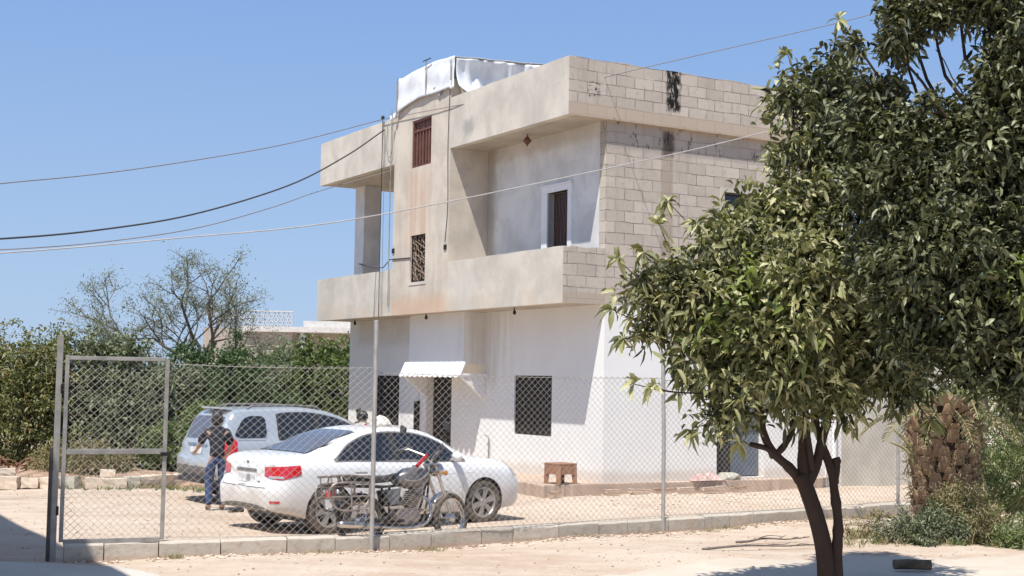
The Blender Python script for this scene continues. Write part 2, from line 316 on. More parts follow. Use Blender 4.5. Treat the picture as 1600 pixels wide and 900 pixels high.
# ---------------------------------------------------------------- mesh helpers
class MB:
    def __init__(s): s.v=[]; s.f=[]; s.mi=[]; s.m=0
    def add(s,vs,fs):
        b=len(s.v); s.v+= [tuple(v) for v in vs]
        for f in fs: s.f.append(tuple(i+b for i in f)); s.mi.append(s.m)
        return s
    def box(s,x0,x1,y0,y1,z0,z1):
        vs=[(x,y,z) for z in(z0,z1) for y in(y0,y1) for x in(x0,x1)]
        return s.add(vs,[(0,2,3,1),(4,5,7,6),(0,1,5,4),(2,6,7,3),(0,4,6,2),(1,3,7,5)])
    def obox(s,c,ax,ay,az):
        c=Vector(c);ax=Vector(ax);ay=Vector(ay);az=Vector(az)
        vs=[c+ax*i+ay*j+az*k for k in(-1,1) for j in(-1,1) for i in(-1,1)]
        return s.add(vs,[(0,2,3,1),(4,5,7,6),(0,1,5,4),(2,6,7,3),(0,4,6,2),(1,3,7,5)])
    def tube(s,pts,r,n=8,closed=False):
        pts=[Vector(p) for p in pts]; N=len(pts)
        if not hasattr(r,'__len__'): r=[r]*N
        T=[]
        for i in range(N):
            if closed: t=pts[(i+1)%N]-pts[i-1]
            else: t=pts[min(i+1,N-1)]-pts[max(i-1,0)]
            T.append(t.normalized() if t.length>1e-9 else Vector((0,0,1)))
        up=Vector((0,0,1)) if abs(T[0].z)<.9 else Vector((1,0,0))
        a=T[0].cross(up).normalized(); vs=[]
        for i in range(N):
            a=(a-T[i]*a.dot(T[i])); a=a.normalized() if a.length>1e-6 else T[i].orthogonal().normalized()
            b=T[i].cross(a)
            for j in range(n):
                th=2*PI*j/n; vs.append(pts[i]+(a*math.cos(th)+b*math.sin(th))*r[i])
        fs=[]
        for i in range(N if closed else N-1):
            for j in range(n):
                p=i*n+j;q=i*n+(j+1)%n;i2=(i+1)%N; fs.append((p,q,i2*n+(j+1)%n,i2*n+j))
        if not closed: fs.append(tuple(reversed(range(n)))); fs.append(tuple((N-1)*n+j for j in range(n)))
        return s.add(vs,fs)
    def lathe(s,prof,c=(0,0,0),axis='Y',n=24,closed=True):
        """prof: list of (r, h); ring around axis"""
        vs=[];N=len(prof);c=Vector(c)
        for r_,h in prof:
            for j in range(n):
                th=2*PI*j/n; a,b=r_*math.cos(th),r_*math.sin(th)
                vs.append(c+Vector({'Y':(a,h,b),'Z':(a,b,h),'X':(h,a,b)}[axis]))
        fs=[]
        for i in range(N if closed else N-1):
            i2=(i+1)%N
            for j in range(n): fs.append((i*n+j,i2*n+j,i2*n+(j+1)%n,i*n+(j+1)%n))
        if not closed: fs.append(tuple(range(n))); fs.append(tuple(reversed([(N-1)*n+j for j in range(n)])))
        return s.add(vs,fs)
    def prism(s,poly,a,b):
        """poly: list of 3d points (one face); extruded by vector from a to b offsets"""
        a=Vector(a);b=Vector(b); n=len(poly); P=[Vector(p) for p in poly]
        vs=[p+a for p in P]+[p+b for p in P]
        fs=[tuple(reversed(range(n))),tuple(range(n,2*n))]+[(i,(i+1)%n,n+(i+1)%n,n+i) for i in range(n)]
        return s.add(vs,fs)
    def grid(s,P,thick=None):
        """P[i][j] points -> sheet (optional thickness along vertex normals)"""
        ni,nj=len(P),len(P[0]); P=[[Vector(p) for p in row] for row in P]
        fs=[(i*nj+j,i*nj+j+1,(i+1)*nj+j+1,(i+1)*nj+j) for i in range(ni-1) for j in range(nj-1)]
        flat=[p for r in P for p in r]
        if not thick: return s.add(flat,fs)
        back=[]
        for i in range(ni):
            for j in range(nj):
                a=P[min(i+1,ni-1)][j]-P[max(i-1,0)][j]; b=P[i][min(j+1,nj-1)]-P[i][max(j-1,0)]
                nn=a.cross(b); nn=nn.normalized() if nn.length>1e-9 else Vector((0,0,1))
                back.append(P[i][j]+nn*thick)
        n=ni*nj; fb=[tuple(x+n for x in reversed(f)) for f in fs]; ed=[]
        loop=[j for j in range(nj)]+[i*nj+nj-1 for i in range(1,ni)]+[(ni-1)*nj+j for j in range(nj-2,-1,-1)]+[i*nj for i in range(ni-2,0,-1)]
        for a,b in zip(loop,loop[1:]+loop[:1]): ed.append((b,a,a+n,b+n))
        return s.add(flat+back,fs+fb+ed)
    def build(s,name,mats,parent=None,smooth=False,bevel=0,loc=None,auto=None,recalc=True):
        me=bpy.data.meshes.new(name); me.from_pydata(s.v,[],s.f)
        if not isinstance(mats,(list,tuple)): mats=[mats]
        for m in mats: me.materials.append(m)
        if len(mats)>1: me.polygons.foreach_set('material_index',s.mi)
        if recalc or bevel:
            bm=bmesh.new(); bm.from_mesh(me)
            if bevel: 
                bmesh.ops.remove_doubles(bm,verts=bm.verts,dist=1e-5)
            if recalc: bmesh.ops.recalc_face_normals(bm,faces=bm.faces)
            if bevel:
                es=[e for e in bm.edges if len(e.link_faces)==2 and e.calc_face_angle(0)>.6]
                bmesh.ops.bevel(bm,geom=es,offset=bevel,segments=2,profile=.6,affect='EDGES',clamp_overlap=True)
            bm.to_mesh(me); bm.free()
        if smooth:
            me.polygons.foreach_set('use_smooth',[True]*len(me.polygons))
            if auto: me.set_sharp_from_angle(angle=R(auto))
        me.update(); o=bpy.data.objects.new(name,me); COL.objects.link(o)
        if parent: o.parent=parent
        if loc: o.location=loc
        return o
def tag(o,label=None,cat=None,group=None,kind=None):
    if label: o['label']=label
    if cat: o['category']=cat
    if group: o['group']=group
    if kind: o['kind']=kind
    return o
def empty(name,loc=(0,0,0),rz=0,label=None,cat=None,group=None):
    o=bpy.data.objects.new(name,None); COL.objects.link(o); o.location=loc; o.rotation_euler=(0,0,rz); o.empty_display_size=.2
    return tag(o,label,cat,group)
def setrnd(me,vals):
    a=me.attributes.new('rnd','FLOAT','POINT'); a.data.foreach_set('value',np.asarray(vals,dtype=np.float32))
def spline(pts,n):
    """Catmull-Rom through pts"""
    P=[Vector(p) for p in pts]; P=[P[0]*2-P[1]]+P+[P[-1]*2-P[-2]]; out=[]
    for i in range(1,len(P)-2):
        for k in range(n):
            t=k/n; a,b,c,d=P[i-1],P[i],P[i+1],P[i+2]
            out.append(.5*((2*b)+(c-a)*t+(2*a-5*b+4*c-d)*t*t+(3*b-a-3*c+d)*t**3))
    out.append(P[-2]); return out
def wall_cells(mb,axis,k0,k1,a0,a1,z0,z1,holes):
    """wall slab between k0 and k1 along `axis` ('x' or 'y'), spanning a0..a1 and z0..z1, with rectangular holes (a0,a1,z0,z1)"""
    As=sorted({a0,a1,*[h[0] for h in holes],*[h[1] for h in holes]}); Zs=sorted({z0,z1,*[h[2] for h in holes],*[h[3] for h in holes]})
    def solid(i,j):
        if i<0 or j<0 or i>=len(As)-1 or j>=len(Zs)-1: return False
        ca=(As[i]+As[i+1])/2; cz=(Zs[j]+Zs[j+1])/2
        return not any(h[0]<ca<h[1] and h[2]<cz<h[3] for h in holes)
    def P(k,a,z): return (k,a,z) if axis=='x' else (a,k,z)
    def q(*p): mb.add(p,[(0,1,2,3)])
    for i in range(len(As)-1):
        for j in range(len(Zs)-1):
            if not solid(i,j): continue
            A,B,Z,Y=As[i],As[i+1],Zs[j],Zs[j+1]
            q(P(k0,A,Z),P(k0,B,Z),P(k0,B,Y),P(k0,A,Y)); q(P(k1,A,Z),P(k1,B,Z),P(k1,B,Y),P(k1,A,Y))
            if not solid(i-1,j): q(P(k0,A,Z),P(k1,A,Z),P(k1,A,Y),P(k0,A,Y))
            if not solid(i+1,j): q(P(k0,B,Z),P(k1,B,Z),P(k1,B,Y),P(k0,B,Y))
            if not solid(i,j-1): q(P(k0,A,Z),P(k0,B,Z),P(k1,B,Z),P(k1,A,Z))
            if not solid(i,j+1): q(P(k0,A,Y),P(k0,B,Y),P(k1,B,Y),P(k1,A,Y))
def merged(mb):
    return mb

# ---------------------------------------------------------------- ground
def hgt(x,y):
    d=math.hypot(x,y-15); f=1/(1+(d/40)**4)
    a_=(x-1.6535)*.8614+(y-24.5)*.5081; b_=-(x-1.6535)*.5081+(y-24.5)*.8614
    dd=math.hypot(max(-1.0-a_,0,a_-12),max(-.9-b_,0,b_-12)); t_=min(1,max(0,1-dd/1.6)); f0=.085*t_*t_*(3-2*t_)
    return f0+f*(.016*math.sin(x*1.3+y*.7)+.012*math.sin(x*.6-y*1.9+1)+.008*math.sin(x*2.9+y*2.3))
def rough_coords(lo,hi,step,far):
    c=list(np.arange(lo,hi+1e-6,step)); g=step; x=hi
    while x<far: g*=1.35; x+=g; c.append(x)
    g=step; x=lo
    while x>-far: g*=1.35; x-=g; c.insert(0,x)
    return c
gx=rough_coords(-14,14,.3,2500); gy=rough_coords(8,34,.3,2500)
mb=MB(); mb.grid([[(x,y,hgt(x,y)) for x in gx] for y in gy])
g=mb.build('ground',M['dirt'],smooth=True); tag(g,kind='structure')
def sheet(name,m,far_edge,y_near,off,jit=.12,n=90):
    """dusty strip whose far edge follows far_edge (x,y list)"""
    xs=np.linspace(far_edge[0][0],far_edge[-1][0],n); ys=np.interp(xs,[p[0] for p in far_edge],[p[1] for p in far_edge])
    P=[]
    for x,y in zip(xs,ys):
        yy=y+jit*(math.sin(x*3.1)+.6*math.sin(x*7.7+1)+.4*random.uniform(-1,1)); row=[]
        for k in range(41):
            Y=y_near+(yy-y_near)*k/40
            row.append((x,Y,hgt(x,Y)+off-(off+.02)*(k==40)))
        P.append(row)
    o=MB().grid(P).build(name,m,smooth=True); return tag(o,kind='structure')
mbp=sheet('path',M['path'],[(-1.5,14.0),(.8,15.0),(1.67,15.9),(2.8,16.6),(4.2,17.2),(6,17.3),(9,17.6)],5,.014)
sheet('pavement',M['apron'],[(-9,15.35),(-5.6,15.4),(-4.2,15.25),(-3.2,14.2),(-2.9,12)],5,.02,.03)

# kerb: separate cast lengths butted in a row
kp=[(-4.92,15.45),(-3.94,15.86),(-2.92,16.22),(-1.78,16.68),(-.75,17.42),(.05,18.0),(2.16,19.38),(3.85,20.66),(5.02,21.6),(6.4,22.55),(9.5,24.7)]
def poly_at(P,s):
    for a,b in zip(P,P[1:]):
        L=math.hypot(b[0]-a[0],b[1]-a[1])
        if s<=L or b is P[-1]: return (a[0]+(b[0]-a[0])*s/L,a[1]+(b[1]-a[1])*s/L)
        s-=L
KL=sum(math.dist(a,b) for a,b in zip(kp,kp[1:]))
mb=MB(); rv=[]; s=0
while s<KL-.2:
    L=random.uniform(.42,.8); a=Vector((*poly_at(kp,s),0)); b=Vector((*poly_at(kp,min(s+L-.012,KL)),0))
    d=(b-a).normalized(); nrm=Vector((-d.y,d.x,0)); h0=.185+random.uniform(-.01,.012); off=random.uniform(-.012,.012); tilt=random.uniform(-.008,.008)
    n=5; rows=[]
    for i in range(n+1):
        p=a+(b-a)*i/n+nrm*off
        hh=h0+tilt*(i/n-.5)+random.uniform(-.004,.004); e=random.uniform(0,.012)
        prof=[(-.0,-.08),(-.0+e*.4,hh-.02-e),(.02+e,hh),(.13,hh),(.15,hh-.015),(.15,-.08)]
        rows.append([p+nrm*q[0]+Vector((0,0,q[1])) for q in prof])
    nv=len(mb.v); vs=[p for r_ in rows for p in r_]; m=6
    fs=[(i*m+j,i*m+j+1,(i+1)*m+j+1,(i+1)*m+j) for i in range(n) for j in range(m-1)]+[tuple(range(m)),tuple(n*m+j for j in reversed(range(m)))]
    mb.add(vs,fs); rv+=[random.random()]*len(vs); s+=L
o=mb.build('kerb',M['kerb'],smooth=False,recalc=True); setrnd(o.data,rv); tag(o,kind='structure')

# ---------------------------------------------------------------- house
YAW=.5329; HC=Vector((1.6535,24.5,.3446)); H1,H2,H3,H4=3.113,4.104,6.431,7.463; L=11.09; OV=.887; DP=5.7
_cy,_sy=math.cos(YAW),math.sin(YAW)
def HW(v,u,z): return HC+Vector((_cy,_sy,0))*v+Vector((-_sy,_cy,0))*u+Vector((0,0,z))
house=empty('two_storey_house',HC,YAW,'unfinished two-storey house, whitewashed ground floor and bare concrete balconies above','house')
ZB=-.5
mb=MB()
doorG=(5.72,6.90,-.05,1.82); winL=(8.26,9.58,.66,1.80); winR=(1.72,3.10,.69,1.83)
wall_cells(mb,'x',0,.25,0,L,ZB,H1,[doorG,winL,winR])
sdoor=(2.56,3.72,-.02,1.35); wall_cells(mb,'y',0.0,.25,.25,DP,ZB,H1,[sdoor])
mb.box(.25,DP,L-.25,L,ZB,H1); mb.box(DP-.25,DP,.25,L-.25,ZB,H1)
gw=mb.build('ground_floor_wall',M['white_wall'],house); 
# upper walls
mb=MB(); doorU=(1.22,1.94,H1+.16,5.31)
wall_cells(mb,'x',0,.2,.203,4.35,H1+.16,H3,[doorU]); mb.build('upper_front_wall',M['upper_wall'],house)
mb=MB(); sw=(2.70,3.7,4.45,5.35); wall_cells(mb,'y',0.0,.2,0,DP,H1-.001,H3,[sw])
mb.box(DP-.2,DP,.2,6.6,H1,H3); mb.box(.9,DP-.2,6.4,6.6,H1+.16,H3)
mb.build('block_side_wall',M['block'],house)
# white plaster return on the corner of the upper wall is the front wall itself: thin coat
MB().box(-.012,-.001,.0,4.3,H2-.9,H3-.002).v
# slabs
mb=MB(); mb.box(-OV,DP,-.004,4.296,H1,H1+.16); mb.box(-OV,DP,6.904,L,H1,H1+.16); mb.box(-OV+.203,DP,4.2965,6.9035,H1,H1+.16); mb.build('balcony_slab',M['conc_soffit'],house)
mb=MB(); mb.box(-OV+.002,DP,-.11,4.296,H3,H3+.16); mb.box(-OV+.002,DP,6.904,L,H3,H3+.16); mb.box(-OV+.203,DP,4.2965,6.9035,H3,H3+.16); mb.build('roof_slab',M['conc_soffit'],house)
# parapets with slightly wavering tops
def parapet(a,b,z0,z1,th,inward,mats,name,n=26,wav=.004):
    a=Vector(a);b=Vector(b); iv=Vector(inward); P=[]
    rows=[]; ph=random.uniform(0,6)
    for i in range(n+1):
        p=a.lerp(b,i/n); dz=wav*math.sin(i*.9+ph)+random.uniform(-.5,.5)*wav
        rows.append([p+Vector((0,0,z0)),p+Vector((0,0,z1+dz)),p+iv*th+Vector((0,0,z1+dz)),p+iv*th+Vector((0,0,z0))])
    vs=[q for r_ in rows for q in r_]; fs=[]
    for i in range(n):
        for j in range(4): fs.append((i*4+j,i*4+(j+1)%4,(i+1)*4+(j+1)%4,(i+1)*4+j))
    fs+=[(0,1,2,3),tuple(n*4+j for j in(3,2,1,0))]
    return MB().add(vs,fs).build(name,mats,house)
e=.004
parapet((-OV-e,.0,0),(-OV-e,4.33,0),H1-.01,H2,.15,(1,0,0),M['conc_par'],'balcony_parapet')
parapet((-OV-e,6.87,0),(-OV-e,L+e,0),H1-.01,H2,.15,(1,0,0),M['conc_par'],'balcony_parapet')
parapet((-OV+.146,-e-.004,0),(-.002,-e-.004,0),H1-.01,H2,.15,(0,1,0),M['block'],'balcony_end_wall',8,.008)
MB().box(-OV-e-.001,-OV+.146,-.009,-.001,H1-.01,H2-.02).build('balcony_end_patch',M['block'],house)
parapet((-OV+.15,L,0),(DP,L,0),H1+.16,H2,.15,(0,-1,0),M['conc_par'],'balcony_parapet')
parapet((-OV-e,-.115,0),(-OV-e,4.33,0),H3-.01,H4,.15,(1,0,0),M['conc_par'],'roof_parapet')
parapet((-OV-e,6.87,0),(-OV-e,L+e,0),H3-.01,H4,.15,(1,0,0),M['conc_par'],'roof_parapet')
parapet((-OV+.146,-.12,0),(DP+.1,-.12,0),H3-.012,H4,.15,(0,1,0),M['block'],'block_roof_parapet',36,.011)
MB().box(-OV-e-.0015,-OV+.146,-.1225,-.1165,H3-.012,H4-.012).build('parapet_corner_blocks',M['block'],house)
parapet((-OV+.15,L,0),(DP,L,0),H3+.16,H4,.15,(0,-1,0),M['conc_par'],'roof_parapet')
parapet((DP,.05,0),(DP,L-.2,0),H3+.16,H4,.15,(-1,0,0),M['conc_par'],'roof_parapet')
# stair tower with sloping top
mb=MB(); w1=(5.15,6.05,6.22,7.24); w2=(5.33,6.02,3.77,4.77)
wall_cells(mb,'x',-OV-e-.003,-OV+.2,4.30,6.9,H1-.012,7.52,[w1,w2])
mb.box(-OV+.2,.25,4.30,4.50,H1+.161,H3-.001); mb.box(-OV+.2,.9,6.7,6.9,H1+.161,H3-.001)
mb.box(-OV+.2,2.6,4.30,4.50,H3+.161,7.5); mb.box(-OV+.2,2.6,6.7,6.9,H3+.161,7.5)
top=[(-OV-e-.003,6.9,7.52),(-OV-e-.003,6.9,7.60),(-OV-e-.003,5.9,7.75),(-OV-e-.003,4.9,7.82),(-OV-e-.003,4.30,7.86),(-OV-e-.003,4.30,7.52)]
mb.prism(top,(0,0,0),(.2,0,0))
mb.prism([(-OV+.2,4.3,7.5),(-OV+.2,4.3,7.86),(2.6,4.3,7.7),(2.6,4.3,7.5)],(0,0,0),(0,.2,0))
mb.build('stair_tower',M['conc_tower'],house)
# projecting box above the door and the canopy below it
mb=MB(); BX=-.46
mb.box(BX,-.001,4.36,6.86,2.05,H1-.001); mb.build('entrance_bulkhead',M['white_wall'],house)
mb=MB()
n=18; P=[]
for i in range(n*6+1):
    u=4.24+(7.0-4.24)*i/(n*6); sc=abs(math.sin(PI*i/9)); P.append([(BX-.005,u,2.08),(BX-.05-.03*sc,u,1.97),(BX-.10-.04*sc,u,1.86),(BX-.13-.045*sc,u,1.81-.045*sc)])
mb.grid(P,.03)
for u in(4.235,6.955): mb.box(-.6,-.002,u,u+.05,1.80,1.86)
mb.build('tiled_canopy',M['white_paint'],house,smooth=True,auto=35)
for u in(4.3,6.9):
    MB().prism([(-.58,u,1.80),(-.002,u,1.80),(-.002,u,1.38),(-.06,u,1.38)],(0,-.04,0),(0,.04,0)).build('canopy_bracket',M['white_paint'],house)
# ground windows (dark, lattice), frames
def window(name,a0,a1,z0,z1,depth=.03,bars=4):
    f=MB(); t=.04
    f.box(depth,depth+.05,a0,a0+t,z0,z1); f.box(depth,depth+.05,a1-t,a1,z0,z1); f.box(depth,depth+.05,a0+t,a1-t,z0,z0+t); f.box(depth,depth+.05,a0+t,a1-t,z1-t,z1)
    f.box(depth,depth+.05,(a0+a1)/2-.02,(a0+a1)/2+.02,z0+t,z1-t)
    o=f.build(name,M['iron_dark'],house)
    MB().box(depth+.02,depth+.03,a0+t+.001,(a0+a1)/2-.021,z0+t,z1-t).box(depth+.02,depth+.03,(a0+a1)/2+.021,a1-t-.001,z0+t,z1-t).build('pane',M['dark_in'],o)
    b=MB()
    for i in range(1,bars*2): b.tube([(.012,a0+(a1-a0)*i/(bars*2),z0),(.012,a0+(a1-a0)*i/(bars*2),z1)],.007,5)
    for i in range(1,4): b.tube([(.02,a0,z0+(z1-z0)*i/4),(.02,a1,z0+(z1-z0)*i/4)],.007,5)
    b.build('security_bars',M['iron_dark'],o)
    return o
window('window',*winL); window('window',*winR)
# entrance door leaf
d=MB().box(.17,.21,doorG[0]+.02,doorG[1]-.02,-.03,doorG[3]-.02).box(.155,.17,doorG[0]+.15,(doorG[0]+doorG[1])/2-.06,.1,.8).box(.155,.17,(doorG[0]+doorG[1])/2+.06,doorG[1]-.15,.1,.8).box(.155,.17,doorG[0]+.15,(doorG[0]+doorG[1])/2-.06,.95,1.7).box(.155,.17,(doorG[0]+doorG[1])/2+.06,doorG[1]-.15,.95,1.7).build('entrance_door',M['iron_dark'],house)
MB().tube([(.15,5.9,.9),(.11,5.9,.9),(.11,5.98,.9)],.012,6).build('handle',M['chrome'],d)
# narrow dark meter box beside entrance
MB().box(-.09,-.001,7.2,7.32,.6,1.24).build('meter_box',M['iron_dark'],house)
MB().tube([(-.03,7.26,1.24),(-.03,7.26,2.9)],.012,6).build('conduit',M['white_paint'],house)
MB().tube([(-.05,4.0,-.1),(-.05,4.0,.55),(-.05,4.03,.6),(-.08,4.1,.62)],.014,6).build('standpipe',M['galv_dark'],house)
# upper door with white surround
mb=MB(); a0,a1,z1=1.22,1.94,5.31
mb.box(-.03,.12,a1,a1+.2,H1+.17,z1+.11); mb.box(-.03,.12,a0-.13,a0,H1+.17,z1+.11); mb.box(-.03,.12,a0,a1,z1,z1+.11); mb.box(-.05,-.03,a0-.16,a1+.23,z1+.11,z1+.15)
fr=mb.build('door_surround',M['white_paint'],house,bevel=.006)
d=MB().box(.13,.17,a0+.002,a1-.002,H1+.165,z1-.002)
for zz in(3.55,4.3,4.85): d.box(.115,.13,a0+.1,a1-.1,zz,zz+.34)
d=d.build('balcony_door',M['door_wood'],house)
g_=MB()
for i in range(5): g_.tube(spline([(.1,a0+.14+i*.11,4.2),(.1,a0+.19+i*.11,4.5),(.1,a0+.11+i*.11,4.8),(.1,a0+.17+i*.11,5.2)],5),.008,5)
g_.build('grille',M['rust_brown'],d)
# side openings
sd_=MB().box(3.05,3.7,.16,.2,0,1.33); sd_.build('side_shutter',M['blue_door'],house)
MB().box(2.57,3.05,.2,.24,0,1.34).build('side_door',M['dark_in'],house)
MB().box(sw[0]-.09,sw[0],-.02,.1,sw[2]-.08,sw[3]+.08).box(sw[0],sw[1],-.02,.1,sw[3],sw[3]+.08).box(sw[0],sw[1],-.02,.1,sw[2]-.08,sw[2]).box(sw[1],sw[1]+.09,-.02,.1,sw[2]-.08,sw[3]+.08).build('window_surround',M['beige_wall'],house)
MB().box(sw[0],sw[1],.15,.17,sw[2],sw[3]).build('side_window',M['glass'],house)
# tower shutter and ornate grille
a0,a1,z0,z1=w1
f=MB(); 
for i in range(7):
    a=a0+.03+(a1-a0-.06)*i/6; f.box(-.86,-.83,a-.028,a+.028,z0+.03,z1-.25)
f.box(-.875,-.82,a0,a0+.04,z0,z1).box(-.875,-.82,a1-.04,a1,z0,z1).box(-.875,-.82,a0+.04,a1-.04,z0,z0+.035).box(-.875,-.82,a0+.04,a1-.04,z1-.05,z1).box(-.87,-.82,a0+.04,a1-.04,z1-.26,z1-.22)
sh=f.build('barred_shutter',M['rust_brown'],house)
p=MB()
for i in range(6):
    a=a0+.05+(a1-a0-.1)*i/6; p.box(-.815-.008*(i%2),-.80,a,a+(a1-a0-.1)/6-.01,z0+.03,z1-.05)
p.build('shutter_board',M['rust_brown'],sh)
a0,a1,z0,z1=w2
f=MB().box(-.86,-.83,a0,a0+.03,z0,z1).box(-.86,-.83,a1-.03,a1,z0,z1).box(-.86,-.83,a0+.03,a1-.03,z0,z0+.03).box(-.86,-.83,a0+.03,a1-.03,z1-.03,z1)
gr=f.build('stair_window',M['iron_dark'],house)
MB().box(-.75,-.74,a0,a1,z0,z1).build('pane',M['dark_in'],gr)
f=MB(); rr=random.Random(4)
for i in range(6):
    for j in range(3):
        ca=a0+.12+j*.22; cz=z0+.1+i*.16; s_=1 if (i+j)%2 else -1
        pts=[(-.845,ca+s_*(.09*math.cos(t)*(1-t/9)),cz+.085*math.sin(t)*(1-t/9)) for t in np.linspace(-1.2,4.6,9)]
        f.tube(pts,.011,5)
for i in range(4): f.tube([(-.845,a0,z0+.1+i*.28),(-.845,a1,z0+.02+(i*.28+.36))],.009,5)
f.build('grille',M['grille'],gr)
MB().box(-OV-.02,-OV-.004,a0-.05,a1+.05,z0-.06,z0).build('sill',M['conc_par'],house)
# free column of the left terrace
MB().box(-.0,.44,10.42,10.95,H2-.9,H3).build('terrace_column',M['upper_wall'],house)
MB().tube([(-.03,10.40,4.5),(-.03,10.6,4.52),(-.1,9.6,4.35),(-.5,8.2,4.25),(-OV-.02,7.0,4.33),(-OV-.02,6.0,4.3)],.012,6).build('terrace_wire',M['cable'],house)
# light fittings under slabs
for (v,u,z) in((-.4,2.09,H3),):
    MB().tube([(v,u,z),(v,u,z-.1)],.01,6).lathe([(.02,-.0),(.075,-.07),(.085,-.09),(.02,-.16),(.001,-.2)],(v,u,z-.04),'Z',14,False).build('hanging_lamp',M['rust_brown'],house)
for (v,u) in((-.5,2.3),(-.5,9.7),(-.7,5.6)):
    MB().tube([(v,u,H1),(v,u,H1-.07)],.012,6).lathe([(.02,0),(.035,-.04),(.02,-.08)],(v,u,H1-.05),'Z',10,False).build('bulb_holder',M['iron_dark'],house)
MB().tube([(-.35,.4,H3-.02),(-.35,.4,H3-.1)],.02,6)
# downpipe and vertical wires at the left of the tower
MB().tube([(-OV-.05,7.0,3.3),(-OV-.05,7.0,7.65)],.012,8).build('roof_mast',M['galv_dark'],house)
MB().tube([(-OV-.05,7.46,H4+.08),(-OV-.05,7.46,H1-.02)],.008,6).lathe([(.03,0),(.045,.03),(.03,.07)],(-OV-.05,7.46,H4+.05),'Z',10,False).build('wire_bracket',M['iron_dark'],house)
MB().tube([(-OV-.04,7.36,H4-.2),(-OV-.04,7.34,H1)],.006,5).tube(spline([(-OV-.05,7.2,7.35),(-OV-.05,7.22,6.75),(-OV-.05,7.05,6.6),(-OV-.05,6.92,6.8),(-OV-.05,6.95,7.3)],6),.008,5).build('hanging_wire',M['cable_grey'],house)
MB().tube(spline([(-OV-.02,4.33,7.8),(-OV-.03,4.36,6.5),(-OV-.02,4.34,5.3),(-OV-.02,4.42,4.6),(-OV-.02,4.44,4.52)],6),.007,5).build('tower_wire',M['cable'],house)
for u,z in((4.42,4.4),(6.85,4.5)): MB().box(-OV-.03,-OV-.006,u-.05,u+.05,z-.04,z+.06).build('junction_box',M['iron_dark'],house)
# annex wall beyond the house
an=MB(); an.box(DP+.002,DP+4.2,.0,.22,ZB,2.3); an.box(DP-.001,DP+4.25,-.02,.25,2.3,2.38)
an=an.build('boundary_wall',M['beige_wall'],loc=HC); an.rotation_euler=(0,0,YAW); tag(an,'plain beige rendered wall running on from the white house','wall')
pp=MB(); pp.tube([(5.45,-.06,-.3),(5.45,-.06,2.9)],.045,10).tube([(5.25,-.04,-.3),(5.25,-.04,2.6)],.015,6); pp.build('drain_pipe',M['white_paint'],house)
# roof tarp: one draped cloth over the stair head
def tarp_front(s,t): # s along u from 6.75 to 4.0, t bottom->top
    u=6.72-2.6*s; bot=7.50+.25*s+.07*math.sin(s*5)-.05*(s>.93); top_=8.25+.09*math.sin(min(1,s*1.6)*PI/2)-.05*max(0,s-.7)/.3
    z=bot+(top_-bot)*t; v=-.945-.010*math.sin(s*17+t*3)-.008*math.sin(t*9+s*4)+.03*t
    return (v,u,z)
tp=empty('roof_tarpaulin',HC+Vector((0,0,7.4)),YAW,'white tarpaulin tied like a tent over the stair tower roof','tarpaulin')
off=Vector((0,0,-7.4))
def sh_(P): return [[Vector(p)+off for p in r_] for r_ in P]
P=[[tarp_front(i/40,j/14) for j in range(15)] for i in range(41)]
MB().grid(sh_(P),.006).build('front_sheet',M['tarp'],tp,smooth=True)
P=[]
for i in range(61):
    s=i/60; row=[]
    for j in range(25):
        t=j/24
        v=-.88+2.9*s; u=4.12-.25*s
        bot=7.66-.55*math.sin(min(1,s*2.2)*PI/2)+.0*s; topz=8.24+.10*s+.008*math.sin(s*9)
        z=bot+(topz-bot)*t; amp=.13*(1-.7*abs(t-.45))*min(1,s*6)
        fold=amp*(math.sin(s*24+2.2*t)+.6*math.sin(s*57-3*t+1)+.4*math.sin(s*95+2*t)); belly=-.22*math.sin(PI*t)*math.sin(PI*min(1,s*1.3+.1))
        row.append((v,u+.45*fold-belly-.12*(1-t),z))
    P.append(row)
MB().grid(sh_(P),.006).build('side_sheet',M['tarp'],tp,smooth=True)
P=[[(-.9+2.95*i/30,6.72-2.6*j/16-.25*(i/30)*(j/16),8.25+.06*math.sin(j/16*PI*.8)+.09*i/30+.006*math.sin(i*.9+j)) for j in range(17)] for i in range(31)]
MB().grid(sh_(P),.006).build('top_sheet',M['tarp'],tp,smooth=True)
MB().grid(sh_([[(-.9+2.9*i/12,6.74-.02*math.sin(i),7.45+.85*j/8) for j in range(9)] for i in range(13)]),.006).build('back_sheet',M['tarp'],tp,smooth=True)
MB().add([Vector(p)+off for p in((-.935,5.05,7.78),(-.935,4.45,7.84),(-.94,4.75,7.56),(-.93,5.05,7.79),(-.93,4.45,7.85),(-.935,4.75,7.57))],[(0,1,2),(5,4,3),(0,3,4,1),(1,4,5,2),(2,5,3,0)]).build('loose_flap',M['tarp_grey'],tp)
P=[[(-1.0+.05*math.sin(i),6.7+.14*i/5,7.5-.12*j/5-.05*math.sin(i*2+j)) for j in range(6)] for i in range(6)]
MB().grid(sh_(P),.01).build('tied_corner',M['tarp'],tp,smooth=True)
pl=MB()
for u,z0,z1 in((5.32,7.7,8.42),(6.7,7.4,8.3),(4.2,7.8,8.2)): MB().tube([Vector((-.965,u,z0))+off,Vector((-.965,u,z1))+off],.014,6).build('tent_pole',M['galv_dark'],tp)
MB().tube([Vector((-.97,5.1,8.42))+off,Vector((-.97,5.45,8.42))+off],.012,6).build('tent_crossbar',M['iron_dark'],tp)

